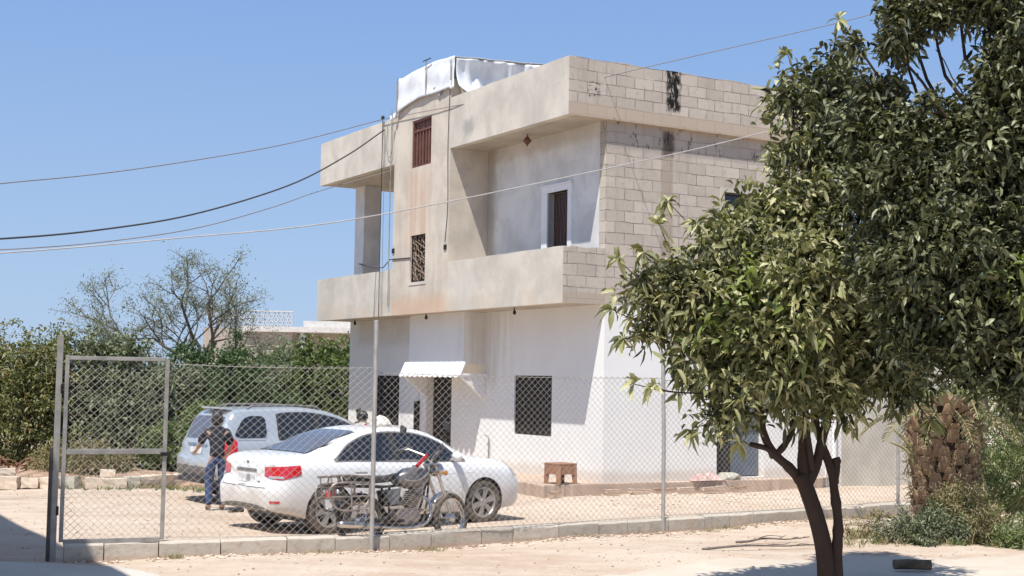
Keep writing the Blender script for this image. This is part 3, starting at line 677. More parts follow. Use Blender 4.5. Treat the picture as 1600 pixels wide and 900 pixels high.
# plinth terrace with broken edge around the house
ZL=.285
path_=[(-1.6,26.6),(.12,24.94),(.6,23.86),(1.29,24.24),(4.9,26.26),(6.2,27.0)]
led=MB(); E_=[]
pp_=[Vector((x,y,0)) for x,y in path_]
cor=HC.copy()
inner=[Vector((*HW(-.0+.1,6.6,0).xy,0)),Vector((*HW(.1,1.4,0).xy,0)),Vector((*HW(.1,.1,0).xy,0)),Vector((*HW(1.2,.1,0).xy,0)),Vector((*HW(DP-1.0,.1,0).xy,0)),Vector((*HW(DP+.3,.1,0).xy,0))]
rows=[]
for a,b,c,d in zip(pp_,pp_[1:],inner,inner[1:]):
    n=12
    for i in range(n):
        t=i/n; o_=a.lerp(b,t); i_=c.lerp(d,t); j=Vector((random.uniform(-.012,.012),random.uniform(-.012,.012),0)); out=(o_-i_).normalized()
        z=ZL+random.uniform(-.008,.008)
        rows.append([o_+out*.02+j+Vector((0,0,-.1)),o_+j*1.5+Vector((0,0,.05)),o_+j+Vector((0,0,z-.015)),o_-out*.02+j+Vector((0,0,z)),i_+Vector((0,0,z+.004))])
led.grid(rows); o=led.build('house_plinth',M['ledge']); tag(o,'low earthy concrete ledge with crumbling edge along the foot of the house','ledge')
# broken slabs of render lying along the ledge foot
def rock(name,c,s,m,seed,flat=1.0,rz=0,label=None,cat='stone',group=None,parent=None,block=0.):
    r_=random.Random(seed); bm=bmesh.new()
    if block: 
        bmesh.ops.create_cube(bm,size=1.6); bmesh.ops.subdivide_edges(bm,edges=bm.edges,cuts=2,use_grid_fill=True)
    else: bmesh.ops.create_icosphere(bm,subdivisions=2,radius=1)
    for v in bm.verts:
        n_=1+r_.uniform(-.14,.14)*(.5 if block else 1); v.co=Vector((v.co.x*s[0]*n_,v.co.y*s[1]*n_,v.co.z*s[2]*n_))
    me=bpy.data.meshes.new(name); bm.to_mesh(me); bm.free(); me.materials.append(m)
    o=bpy.data.objects.new(name,me); COL.objects.link(o); o.location=c; o.rotation_euler=(r_.uniform(-.05,.05),r_.uniform(-.05,.05),rz)
    if label: tag(o,label,cat,group)
    return o
FW=['just right of the stool','between stool and fence post','left of the thin fence post','in front of the rag heap, longest','in front of the rag heap, reddish','below the side door','nearest the tree trunk']
for i,(t,w_) in enumerate(((.0,.16),(.27,.2),(.40,.34),(.52,.3),(.62,.26),(.77,.4),(.9,.22))):
    p=Vector((.72,23.88,0)).lerp(Vector((4.6,26.02,0)),t); p+=Vector((.06,-.1,0))
    rock('render_fragment',(p.x,p.y,.165),(w_*.8,.075,.035),M['ledge'] if i%3 else M['soil'],50+i,1,.5+random.uniform(-.1,.1),'broken render fragment at the foot of the ledge, '+FW[i],'rubble','fragments along the ledge',block=1)
# flat grey stone cover on the dirt
mb=MB(); n=14; mb.prism([(.36*math.cos(2*PI*i/n)*(1+.12*math.sin(i*2.3)),.30*math.sin(2*PI*i/n)*(1+.1*math.cos(i*3.1)),0) for i in range(n)],(0,0,0),(0,0,.045))
o=mb.build('flat_stone',mat('purple_grey_stone',(.30,.24,.23),.9,0,.2,6,.5),loc=(1.9,23.0,.0)); tag(o,'flat purplish grey stone lying on the dirt between fence and ledge','stone')
rock('stone_block',(7.0,29.3,.06),(.3,.18,.06),M['stone'],91,1,.4,'flat pale block lying in front of the beige wall','stone',block=1)

# stool
st=empty('plastic_stool',(.90,24.28,ZL+.004),.62,'brown square plastic stool standing on the ledge by the white wall','stool')
W=.21; hh=.36
MB().box(-W,W,-W,W,hh-.03,hh).build('seat',M['stool'],st,bevel=.012)
for i,(a,b) in enumerate(((-1,-1),(1,-1),(1,1),(-1,1))):
    mb=MB(); mb.tube([(a*(W-.045),b*(W-.045),hh-.03),(a*(W-.03),b*(W-.03),0)],[.065,.05],4); mb.build('leg',M['stool'],st)
mb=MB()
for ang in range(4):
    c_,s_=math.cos(ang*PI/2),math.sin(ang*PI/2)
    f=lambda x,y,z:(x*c_-y*s_,x*s_+y*c_,z)
    mb.prism([f(-W+.03,-W+.005,hh-.031),f(W-.03,-W+.005,hh-.031),f(W-.03,-W-.002,hh-.26),f(W*.6,-W,hh-.19),f(-W*.6,-W,hh-.19),f(-W+.03,-W-.002,hh-.26)],f(0,0,0),f(0,.012,0))
mb.build('apron',M['stool'],st)
# ---------------------------------------------------------------- fence and gate
fence=empty('chain_link_fence',(-3.95,15.98,0),0,'tall chain-link fence on steel posts standing along the kerb','fence')
FO=Vector((-3.95,15.98,0))
fl=[Vector((x,y,0)) for x,y in((-3.93,15.96),(-1.64,16.8),(2.16,19.46),(6.32,22.6),(9.5,24.8))]
def chainlink(mb,a,b,z0,z1,cw=.098,ch=.088,r=.0023):
    d=(b-a); Ln=d.length; d/=Ln; up=Vector((0,0,1)); nr=Vector((-d.y,d.x,0))
    H_=z1-z0; slope=ch/cw
    def bar(s0,zz0,s1,zz1,off):
        sag=lambda s:.015*math.sin(s*2.2)
        p=a+d*s0+up*(z0+zz0)+nr*(off+sag(s0)); q=a+d*s1+up*(z0+zz1)+nr*(off+sag(s1)); t=(q-p).normalized(); n1=t.cross(nr).normalized()
        vs=[]
        for base in(p,q):
            for k in range(3):
                th=2*PI*k/3; vs.append(base+(n1*math.cos(th)+nr*math.sin(th))*r)
        mb.add(vs,[(0,1,4,3),(1,2,5,4),(2,0,3,5)])
    run=H_/slope; s=-run
    while s<Ln:
        for sg in(1,-1):
            s0,s1=s,s+run; za,zb=(0,H_) if sg>0 else (H_,0)
            c0,c1=max(s0,0),min(s1,Ln)
            if c1-c0<.01: continue
            f=lambda x:za+(zb-za)*(x-s0)/(s1-s0)
            # split for gentle sag
            m=max(1,int((c1-c0)/.7))
            for i in range(m):
                x0=c0+(c1-c0)*i/m; x1=c0+(c1-c0)*(i+1)/m; bar(x0,f(x0),x1,f(x1),.003*sg)
        s+=cw
ztops=[2.23,2.17,2.14,2.1,2.1]
for i in range(4):
    mb=MB(); chainlink(mb,fl[i]-FO,fl[i+1]-FO,.19,ztops[i]-.02); mb.build('mesh_panel',M['wire'],fence,recalc=False)
    a=fl[i]-FO; b=fl[i+1]-FO
    for z in(ztops[i]-.03,.22): MB().tube([a.lerp(b,t/8)+Vector((0,0,z-.02*math.sin(PI*t/8))) for t in range(9)],.0035,4).build('tension_wire',M['wire'],fence)
for i,(p,h,dx) in enumerate(((fl[1],2.76,.0),(fl[2],2.5,.02),(fl[3],2.5,0),(fl[4],2.5,0))):
    q=p-FO+Vector((.0,-.06,0))
    MB().tube([q+Vector((0,0,-.1)),q+Vector((0,0,1.3)),q+Vector((-dx,0,h))],.028,12).lathe([(.030,h-.01),(.028,h+.015),(.01,h+.02)],q,'Z',12,False).build('post',M['galv'],fence,smooth=True,auto=40)
gate=empty('wire_mesh_gate',(-5.0,15.47,0),math.atan2(.42,1.05),'narrow framed wire mesh gate leaf hung on a double steel post','gate')
# local x runs along the leaf
gw_=1.13
mb=MB()
for x in(.03,gw_-.0): mb.box(x-.022,x+.022,-.022,.022,.2,2.25)
for z,t in((2.25,.022),(1.2,.03),(.2,.028)): mb.box(.0+.053,gw_-.023,-.021,.021,z-t,z+t)
mb.box(.008,.052,-.0215,.0215,2.25,2.28)
mb.build('frame',M['galv_dark'],gate,bevel=.004)
mb=MB(); chainlink(mb,Vector((.05,0,0)),Vector((gw_-.02,0,0)),.22,2.24,.085,.08,.0025); mb.build('mesh_panel',M['wire'],gate,recalc=False)
mb=MB().box(-.085,-.02,-.03,.03,-.1,2.5); gp=mb.build('post',M['galv_dark'],gate,bevel=.006)
MB().box(-.125,-.088,-.025,.025,-.1,1.25).build('closing_post',mat('dark_rusty_steel',(.10,.075,.06),.7,.3,.4,5),gate,bevel=.006)
for z in(.55,1.9): MB().tube([(-.02,-.03,z-.05),(-.02,-.03,z+.05)],.014,8).build('hinge',M['iron_dark'],gate)
MB().box(gw_-.05,gw_+.06,-.045,-.022,1.15,1.19).tube([(gw_-.01,-.05,1.17),(gw_-.01,-.09,1.17)],.009,6).build('latch',M['iron_dark'],gate)

# ---------------------------------------------------------------- foliage tools
def leaves_mesh(name,P,D,Ln,Wd,m,parent,rnd=None,droop=.25,fold=.25,flat=.4):
    """P base points (n,3), D directions (n,3), Ln lengths, Wd widths"""
    n=len(P); D=D/np.linalg.norm(D,axis=1,keepdims=True)
    up=rng.normal(size=(n,3))*(1-flat)+np.array([0,0,1.0])*flat*1.8
    S=np.cross(D,up); S/=np.linalg.norm(S,axis=1,keepdims=True)+1e-9; N=np.cross(S,D)
    Ln=Ln[:,None]; Wd=Wd[:,None]; g_=np.array([0,0,-1.0])
    cv=N*Ln*.07; c1=P+D*Ln*.32+cv*.8; c2=P+D*Ln*.68+cv+g_*Ln*droop*.35; tip=P+D*Ln+g_*Ln*droop
    l1=P+D*Ln*.26+S*Wd*.42+N*Wd*fold+cv*.7; r1=P+D*Ln*.26-S*Wd*.42+N*Wd*fold+cv*.7
    l2=P+D*Ln*.64+S*Wd*.46+N*Wd*fold+cv+g_*Ln*droop*.35; r2=P+D*Ln*.64-S*Wd*.46+N*Wd*fold+cv+g_*Ln*droop*.35
    V=np.stack([P,l1,l2,c1,c2,r1,r2,tip],1).reshape(-1,3)
    b=(np.arange(n)*8)[:,None]
    F=np.concatenate([b+np.array([q]) for q in ([0,3,1],[3,4,2],[3,2,1],[4,7,2],[0,5,3],[5,6,4],[5,4,3],[6,7,4])],0)
    me=bpy.data.meshes.new(name); me.vertices.add(len(V)); me.vertices.foreach_set('co',V.astype(np.float32).ravel())
    me.loops.add(F.size); me.loops.foreach_set('vertex_index',F.ravel().astype(np.int32)); me.polygons.add(len(F))
    me.polygons.foreach_set('loop_start',np.arange(0,F.size,3,dtype=np.int32))
    me.update(calc_edges=True); me.validate()
    if rnd is None: rnd=rng.random(n)
    setrnd(me,np.repeat(rnd,8)); me.materials.append(m)
    o=bpy.data.objects.new(name,me); COL.objects.link(o)
    if parent: o.parent=parent
    return o
def rosettes(blobs,n_cl,k,ln,wd,spread=.9,upb=.25,shell=.45,clump=.0,squash=1.):
    """clusters of leaves at twig tips filling blobs (x,y,z,r)"""
    B=np.array([b[:4] for b in blobs]); w_=B[:,3]**2.2; w_/=w_.sum()
    idx=rng.choice(len(B),n_cl,p=w_); d=rng.normal(size=(n_cl,3)); d/=np.linalg.norm(d,axis=1,keepdims=True)
    rr=B[idx,3]*(rng.random(n_cl)**shell)
    lump=1+.22*np.sin(d[:,0]*7+idx)*np.sin(d[:,2]*6+idx*2)+rng.normal(size=n_cl)*.07
    C_=B[idx,:3]+d*(rr*lump)[:,None]*np.array([1,1,squash])
    if clump:
        q=C_/clump; nz=np.sin(q[:,0]*2.1+1.3*np.sin(q[:,1]*1.7))+np.sin(q[:,1]*2.3+1.1*np.sin(q[:,2]*1.9)+2)+np.sin(q[:,2]*2.5+1.2*np.sin(q[:,0]*1.6)+4)
        kp_=nz>-.45+.45*rng.normal(size=len(C_)); C_=C_[kp_]; d=d[kp_]; n_cl=len(C_)
    tone=rng.normal(size=n_cl)*.22+.5
    P=np.repeat(C_,k,0); out=np.repeat(d,k,0)
    D=out*.55+rng.normal(size=(n_cl*k,3))*spread; D[:,2]+=upb
    P=P+rng.normal(size=P.shape)*ln*.42
    L_=ln*rng.uniform(.45,1.35,len(P)); W_=wd*rng.uniform(.7,1.2,len(P))
    rn=np.clip(np.repeat(tone,k)+rng.normal(size=len(P))*.2,0,1)
    return P,D,L_,W_,rn,C_
def branch_to(mb,a,b,r0,r1,seg=5,wig=.06,n=6,sag=0):
    a=Vector(a);b=Vector(b); pts=[]; Ln=(b-a).length
    for i in range(seg+1):
        t=i/seg; p=a.lerp(b,t)+Vector((0,0,sag*math.sin(PI*t)))
        if 0<i<seg: p+=Vector((random.uniform(-1,1),random.uniform(-1,1),random.uniform(-1,1)))*wig*Ln
        pts.append(p)
    pts=spline(pts,2); m=len(pts); mb.tube(pts,[r0+(r1-r0)*i/(m-1) for i in range(m)],n); return pts

# ---- foreground fruit tree
TA=Vector((2.5,11,0)); tree=empty('fruit_tree',TA,0,'broad-leaved fruit tree with forked dark trunk in front of the fence','tree')
mb=MB()
def rel(P,o=TA): return [Vector(p)-o for p in P]
main=rel([(2.51,11,-.15),(2.515,11,.27),(2.51,11,.67),(2.46,11,.95),(2.36,11.0,1.25),(2.30,11,1.37)])
mb.tube(spline(main,4),[.08,.08,.077,.075,.074,.073,.072,.071,.07,.07,.069,.068,.067,.066,.065,.064,.063,.062,.061,.06,.058][:len(spline(main,4))],12)
def tb(P,r0,r1,n=9,o=TA):
    s_=spline(rel(P,o),4); m=len(s_); mb.tube(s_,[(r0+(r1-r0)*i/(m-1))*random.uniform(.9,1.14) for i in range(m)],n)
tb([(2.33,11,1.3),(2.22,11,1.42),(2.10,11,1.53),(2.02,11,1.68),(1.98,11,1.9),(1.8,10.9,2.5)],0.046,0.021)
tb([(2.1,11,1.5),(2.05,10.98,1.56),(1.9,10.95,1.6)],0.030,0.020,7)
tb([(2.12,11,1.52),(2.2,11,1.62),(2.26,11.02,1.78),(2.25,11.05,2.2),(2.3,11.1,2.9)],0.028,0.015)
tb([(2.34,11,1.3),(2.33,11,1.55),(2.34,11,1.85),(2.4,11.1,2.6),(2.6,11.3,3.6),(2.7,11.5,4.6)],0.048,0.014)
tb([(2.36,11,1.28),(2.44,11,1.46),(2.51,11,1.75),(2.7,11,2.4),(3.0,11.1,3.1),(3.1,11.2,3.8)],0.046,0.017)
tb([(2.40,10.98,1.4),(2.32,10.9,1.9),(2.2,10.7,2.5)],0.026,0.014)
tb([(2.60,11,-.15),(2.61,11.02,.4),(2.60,11,.75),(2.61,11,.98),(2.585,11,1.2),(2.55,11,1.42),(2.48,11.02,1.62),(2.44,11.05,1.9),(2.6,11.1,2.5)],0.050,0.025,10)
tb([(2.58,11,1.3),(2.60,11,1.45),(2.59,11,1.5)],0.033,0.032,8)
A=[(1.91,10.8,2.78,.6),(1.28,10.6,2.74,.34),(1.02,10.5,2.80,.16),(2.65,11.6,4.15,.51),(2.72,11.7,4.66,.28),(2.8,11.8,4.95,.12),(1.88,11.0,3.25,.36),(2.26,10.8,2.23,.5),(1.76,10.6,2.1,.34),(1.45,10.6,2.3,.30),(2.89,11.3,3.51,.58),(2.82,11.0,2.55,.58),(2.29,11.2,3.49,.40),(2.23,10.4,2.85,.43),(1.55,10.5,1.83,.16),(2.59,10.9,2.02,.26),(3.12,11.0,2.15,.26),(1.05,10.6,2.45,.13),(1.62,10.8,3.1,.24),(1.5,10.6,2.75,.36),(2.5,11.2,3.0,.5),(1.95,10.5,2.4,.45),(2.35,11.5,4.5,.22)]
A2=[tuple(Vector(a[:3])-TA)+(a[3],) for a in A]
for a in A2:
    s0=Vector((-.15,0,1.9)) if a[2]<3.2 else Vector((.1,.2,2.8))
    pts=branch_to(mb,s0,a[:3],.03,.008,4,.05,5)
    for j in range(4):
        e_=Vector(a[:3])+Vector((random.gauss(0,1),random.gauss(0,1),random.gauss(0,1))).normalized()*a[3]*.85
        branch_to(mb,pts[-1],e_,.008,.003,3,.06,4)
trunk=mb.build('trunk',M['bark'],tree,smooth=True)
mb=MB()
P,D,L_,W_,rn,Cn=rosettes(A2,6800,7,.108,.036,.8,.12,.55,clump=.15)
dk=P[:,0]*1.0+P[:,2]*.25+rng.normal(size=len(P))*.16>.92      # crown's deep shade put into darker leaf colour towards the right and the top
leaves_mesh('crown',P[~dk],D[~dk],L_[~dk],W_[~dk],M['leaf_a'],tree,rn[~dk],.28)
leaves_mesh('shade_toned_crown',P[dk],D[dk],L_[dk],W_[dk],M['leaf_b'],tree,rn[dk],.28)
# stray twigs with a few leaves beyond the outline
tw=[((1.28,10.6,2.9),(1.12,10.5,3.28)),((1.5,10.7,3.0),(1.42,10.6,3.3)),((1.2,10.5,2.7),(.80,10.4,3.0)),((1.1,10.5,2.5),(.76,10.4,2.62)),((1.5,10.5,2.0),(1.08,10.45,2.04)),((1.3,10.5,2.0),(.93,10.4,2.06)),((1.7,10.6,1.9),(1.38,10.5,1.72)),((1.6,10.9,3.1),(1.22,10.8,3.5)),((2.7,11.7,4.9),(2.78,11.7,5.22)),((2.4,11.5,4.6),(2.3,11.5,4.86)),((3.2,11,2.0),(3.35,11,1.8)),((1.25,10.6,2.5),(.86,10.5,2.4)),((1.9,10.6,1.9),(1.75,10.6,1.63)),((1.2,10.5,2.9),(1.0,10.45,3.06))]
Pt=[];Dt=[]
for a,b in tw:
    mb=MB(); a=Vector(a)-TA;b=Vector(b)-TA; pts=branch_to(mb,a,b,.007,.003,3,.06,4); mb.build('twig',M['bark'],tree)
    for q,kk in((pts[-1],11),(pts[len(pts)//2],3)):
        for _ in range(kk):
            Pt.append(tuple(q)); dd=(b-a).normalized()*.5+Vector((random.gauss(0,.7),random.gauss(0,.7),random.gauss(0,.7)-.15)); Dt.append(tuple(dd))
n_=len(Pt); leaves_mesh('outer_leaves',np.array(Pt),np.array(Dt),rng.uniform(.10,.165,n_),rng.uniform(.034,.05,n_),M['leaf_a'],tree,rng.uniform(.3,1,n_),.35)
P,D,L_,W_,rn,Cn=rosettes([(-.62,-.6,2.75,.3),(-.45,-.65,2.5,.28),(-.9,-.6,2.5,.2)],70,7,.13,.042,.7,.35,.5)
leaves_mesh('young_leaves',P,D,L_,W_,M['leaf_new'],tree,rn,.25)

for c_ in tree.children: c_.location.z=-.414
tree.scale=(1.25,1.25,1.25); tree.location=(3.125,13.75,0)
# ---- darker tree at the right
TB=Vector((4.75,12.1,0)); tree2=empty('citrus_tree',TB,0,'tall dark glossy-leaved tree filling the right edge of the view','tree')
B=[(3.73,12.3,4.0,.6),(3.91,12.0,3.22,.7),(4.19,12.0,2.5,.52),(3.75,12.2,2.42,.36),(4.31,12.0,4.2,.5),(3.5,12.3,5.25,.26),(3.75,12.2,5.42,.2),(4.19,12.1,5.45,.28),(4.5,12.0,5.1,.42),(3.58,12.4,3.3,.5),(4.7,12.0,3.23,.65),(4.69,12.0,2.4,.48),(4.76,12.0,4.2,.6),(3.34,12.5,4.72,.24),(3.2,12.5,4.35,.24),(3.1,12.4,5.2,.08),(4.4,12,2.02,.24),(4.9,12.2,5.6,.5),(4.0,12.2,5.75,.35),(3.42,12.4,4.45,.3),(3.55,12.3,5.45,.3),(4.3,12,4.7,.36),(4.7,12,4.9,.5),(4.4,12,5.6,.4),(3.95,12.3,4.35,.36),(4.05,12.4,3.7,.5),(3.4,12.4,3.9,.4),(4.3,12.4,3.0,.6),(3.5,12.3,2.75,.35)]
B2=[tuple(Vector(a[:3])-TB)+(a[3],) for a in B]
mb=MB(); mb.tube(spline([Vector((0,0,-.1)),Vector((-.03,0,.7)),Vector((.05,.0,1.5)),Vector((-.05,0,2.2)),Vector((-.2,0,3.2)),Vector((-.1,0,4.6))],4),[.15-.006*i for i in range(21)],10)
for a in B2:
    pts=branch_to(mb,Vector((-.05,0,min(1.9,a[2]-.3))) if a[2]<3.6 else Vector((-.2,0,3.2)),a[:3],.035,.01,4,.05,5)
    for j in range(4): branch_to(mb,pts[-1],Vector(a[:3])+Vector((random.gauss(0,1),random.gauss(0,1),random.gauss(0,1))).normalized()*a[3]*.85,.009,.003,3,.06,4)
branch_to(mb,Vector((-.6,0,4.0)),Vector((-1.25,.15,5.0)),.02,.012,5,.03,5); branch_to(mb,Vector((-.72,.05,4.6)),Vector((-.98,.1,5.1)),.009,.005,4,.06,4)
mb.build('trunk',M['bark'],tree2,smooth=True)
P,D,L_,W_,rn,Cn=rosettes(B2,15500,7,.10,.037,.85,.05,.55,clump=.15)
# keep the gap of sky between the two upper limbs
wx,wz=P[:,0]+TB.x,P[:,2]; keep=(((wx-3.80)/.15)**2+((wz-4.95)/.20)**2>1)&(((wx-3.9)/.14)**2+((wz-5.08)/.1)**2>1)
leaves_mesh('crown',P[keep],D[keep],L_[keep],W_[keep],M['leaf_b'],tree2,rn[keep]*.85,.22)  # leaf tones scaled down to stand in for this crown's deep self-shadow
P,D,L_,W_,rn,Cn=rosettes([(-.45,-.55,3.0,.25),(-.3,-.6,2.7,.15)],26,7,.12,.045,.8,.2,.5)
leaves_mesh('young_leaves',P,D,L_,W_,M['leaf_new'],tree2,rn*.5,.25)
FM=mat('green_fruit',(.05,.07,.02),.5)
rr=random.Random(3)
for _ in range(16):
    b=B2[rr.choice([2,3,11,16,1,0])]; dd=Vector((rr.gauss(0,1),-abs(rr.gauss(0,1)),rr.gauss(0,1)-.7)).normalized(); c=Vector(b[:3])+dd*b[3]*.95
    MB().lathe([(.001,-.035),(.025,-.026),(.036,0),(.025,.026),(.001,.035)],c,'Z',10,False).build('fruit',FM,tree2,smooth=True)

# ---- date palm behind
PT=Vector((6.12,19.5,0)); palm=empty('date_palm',PT,0,'stout date palm trunk covered in cut leaf bases beside the shrubs','palm')
mb=MB(); mb.tube([(0,0,-.1),(.0,0,.4),(0,0,1.0),(0,0,1.9)],[.36,.38,.42,.40],16); mb.build('trunk',M['palm_dark'],palm,smooth=True)
mb=MB(); rr=random.Random(8); rows=19
for i in range(rows):
    z=.02+i*.1; R0=np.interp(z,[0,.5,1.1,1.9],[.36,.40,.47,.46])
    for j in range(11):
        a=2*PI*(j+.5*(i%2))/11+i*.21+rr.uniform(-.13,.13); z=.02+i*.1+rr.uniform(-.035,.035); er=Vector((math.cos(a),math.sin(a),0)); et=Vector((-math.sin(a),math.cos(a),0))
        b=er*(R0-.06)+Vector((0,0,z)); hl_=.16+rr.uniform(-.05,.08); ti=.05+.04*(z/1.9)+rr.uniform(0,.08)
        tp_=b+Vector((0,0,hl_))+er*ti; wb,wt=.11*rr.uniform(.8,1.1),.075*rr.uniform(.7,1.15)
        vs=[b-et*wb-er*.03,b+et*wb-er*.03,b+et*wb*.8+er*.05,b-et*wb*.8+er*.05,tp_-et*wt-er*.035,tp_+et*wt-er*.035,tp_+et*wt*.8+er*.02,tp_-et*wt*.8+er*.02]
        mb.add(vs,[(0,3,2,1),(4,5,6,7),(0,1,5,4),(2,3,7,6),(1,2,6,5),(3,0,4,7)])
mb.build('leaf_bases',M['palm_base'],palm,bevel=.03,smooth=True,auto=50)
_n=1500; _a=rng.uniform(0,2*PI,_n); _z=rng.uniform(.0,1.9,_n); _R=np.interp(_z,[0,.5,1.1,1.9],[.40,.44,.52,.52])
leaves_mesh('fibres',np.stack([np.cos(_a)*_R,np.sin(_a)*_R,_z],1),np.stack([np.cos(_a)*.5+rng.normal(size=_n)*.5,np.sin(_a)*.5+rng.normal(size=_n)*.5,rng.normal(size=_n)*.8+.2],1),rng.uniform(.06,.2,_n),np.full(_n,.012),M['leaf_dry'],palm,rng.uniform(0,.5,_n),.3)
def frond(pal,a,elev_,Ln,droop,name='frond',m=None,n=34,base=None,seed=0,lw=.022,ll=.34,rs=.017,z0=1.8):
    r_=random.Random(seed); base=base or Vector((math.cos(a)*.3,math.sin(a)*.3,z0))
    h=Vector((math.cos(a),math.sin(a),0)); pts=[]; p=base.copy(); el=elev_
    for i in range(13):
        pts.append(p.copy()); p=p+(h*math.cos(el)+Vector((0,0,math.sin(el))))*Ln/12; el-=droop/12*(.5+i/12)
    mb=MB(); mb.tube(pts,[rs*(1-.8*i/12)+.002 for i in range(13)],5); o=mb.build(name,M['rachis'],pal)
    sp=spline(pts,6); P=[];D=[];Lx=[]
    for i in range(n):
        t=.16+.84*i/(n-1); k_=min(len(sp)-2,int(t*(len(sp)-1))); q=sp[k_]; tg=(sp[k_+1]-sp[k_]).normalized(); sd_=tg.cross(Vector((0,0,1))).normalized(); up_=sd_.cross(tg)
        for s_ in(-1,1):
            P.append(tuple(q)); dd=sd_*s_*.75+tg*.75+up_*.25+Vector((r_.gauss(0,.1),r_.gauss(0,.1),r_.gauss(0,.1))); D.append(tuple(dd)); Lx.append(ll*math.sin(PI*min(.95,.25+t*.7))*r_.uniform(.8,1.1))
    n2=len(P); lf=leaves_mesh('leaflets',np.array(P),np.array(D),np.array(Lx),np.full(n2,lw),m or M['leaf_palm'],o,None,.15,.3,.6); return o
for i in range(20):
    a=i*2.4; frond(palm,a,[1.2,.95,.6,.3][i%4]+.1*math.sin(i),2.0+.4*math.sin(i*1.7),1.2,seed=i)
for i,a in enumerate((-2.6,-2.1,-1.5,-.9,-.4,.2,3.0)): frond(palm,a,-.2-.1*(i%3),.9,.9,'dead_frond',M['leaf_dry'],26,Vector((math.cos(a)*.42,math.sin(a)*.42,1.75)),300+i,.02,.22,.012)
# shoots low around it
for i,(a,el_,ln_,bx) in enumerate(((.1,.75,1.5,.3),(-.3,.9,1.5,.5),(.4,1.1,1.6,.45),(-.7,.5,1.3,.5),(-.1,1.25,1.7,.6),(-1.3,.35,1.1,.4),(-.05,1.0,1.4,.75),(-.5,1.1,1.5,.8),(-2.4,.3,.7,.3),(.0,1.3,1.9,1.0),(-.4,1.2,1.9,1.1),(-.9,.9,1.5,.9),(-1.6,.8,1.4,1.0),(2.6,1.2,1.7,1.3),(3.0,1.0,1.5,1.4),(-2.0,1.2,1.7,1.3),(2.9,1.35,2.0,1.0),(-1.2,1.3,1.8,.8),(3.3,.8,1.2,1.5),(-2.6,.9,1.3,1.45),(2.2,1.3,1.8,1.6))):
    frond(palm,a,el_,ln_,1.0,'low_frond',n=30,base=Vector((bx,-.25+.05*i,.1)),seed=100+i,ll=.3,rs=.012)
for i,(el_,ln_) in enumerate(((.95,.75),(.8,.6))):
    mb=MB(); b=Vector((-.42,-.1,1.1-i*.12)); mb.tube(spline([b,b+Vector((-.16,-.02,.22)),b+Vector((-.38,-.05,.42-.1*i))],3),[.03,.027,.024,.022,.02,.017,.012],6); mb.build('cut_stem',M['rachis'],palm)
MB().tube([(-.36,-.3,.0),(-.4,-.32,.22),(-.38,-.3,.45)],[.1,.13,.1],9).build('fibre_clump',M['palm_dark'],palm)

# ---- shrubs and background vegetation
def shrub(name,label,cat,loc,blobs,ncl,k,ln,wd,m,stem=M['bark_grey'],group=None,spread=.9,upb=.25,shell=.45,extra=None,squash=1.):
    o=empty(name,loc,0,label,cat,group); mb=MB()
    for b in blobs:
        pts=branch_to(mb,Vector((random.uniform(-.1,.1),random.uniform(-.1,.1),-.05)),b[:3],.03 if b[3]>.5 else .012,.008,4,.06,5)
        for j in range(4): branch_to(mb,pts[-1],Vector(b[:3])+Vector((random.gauss(0,1),random.gauss(0,1),random.gauss(0,.8))).normalized()*b[3]*.8,.01,.003,3,.08,4)
    mb.build('stems',stem,o)
    P,D,L_,W_,rn,_=rosettes(blobs,int(ncl*1.25),k,ln,wd,spread,upb,shell,squash=squash,clump=.22 if ncl>1000 else 0); leaves_mesh('foliage',P,D,L_,W_,m,o,rn)
    return o
shrub('low_shrub','grey-green low shrub growing against the palm, left of its trunk','shrub',(5.35,18.3,0),[(-.1,0,.22,.24),(.22,.0,.32,.24),(-.4,.1,.14,.15),(.05,-.25,.12,.18),(.5,-.1,.2,.18)],520,5,.07,.022,M['leaf_bush2'],upb=.5)
shrub('low_shrub','dry feathery shrub in front of the palm trunk','shrub',(6.05,18.6,0),[(0,0,.45,.34),(.25,.1,.4,.3),(-.2,0,.55,.24),(.1,-.3,.2,.26),(.35,-.2,.25,.25)],1300,5,.09,.016,M['leaf_dry'],upb=.8)
shrub('low_shrub','pale green low shrub at the right edge by the path','shrub',(6.75,17.9,0),[(0,0,.16,.3),(.35,.0,.2,.3),(-.35,.1,.1,.18)],700,5,.08,.02,M['leaf_palm'],upb=.6)
shrub('dry_sprig','brown sprig sprouting at the kerb left of the shrubs','plant',(4.85,18.9,0),[(0,0,.2,.16),(.2,0,.3,.12),(-.25,0,.12,.12)],90,5,.07,.014,M['leaf_dry'],upb=.7)
shrub('broadleaf_bush','green bush filling the gap right of the palm trunk','bush',(8.7,23.4,0),[(0,0,1.0,1.0),(-.7,0,.6,.6),(.7,0,1.6,.9),(0,0,2.0,.7)],2600,5,.14,.03,M['leaf_palm'],shell=.5,upb=.6)
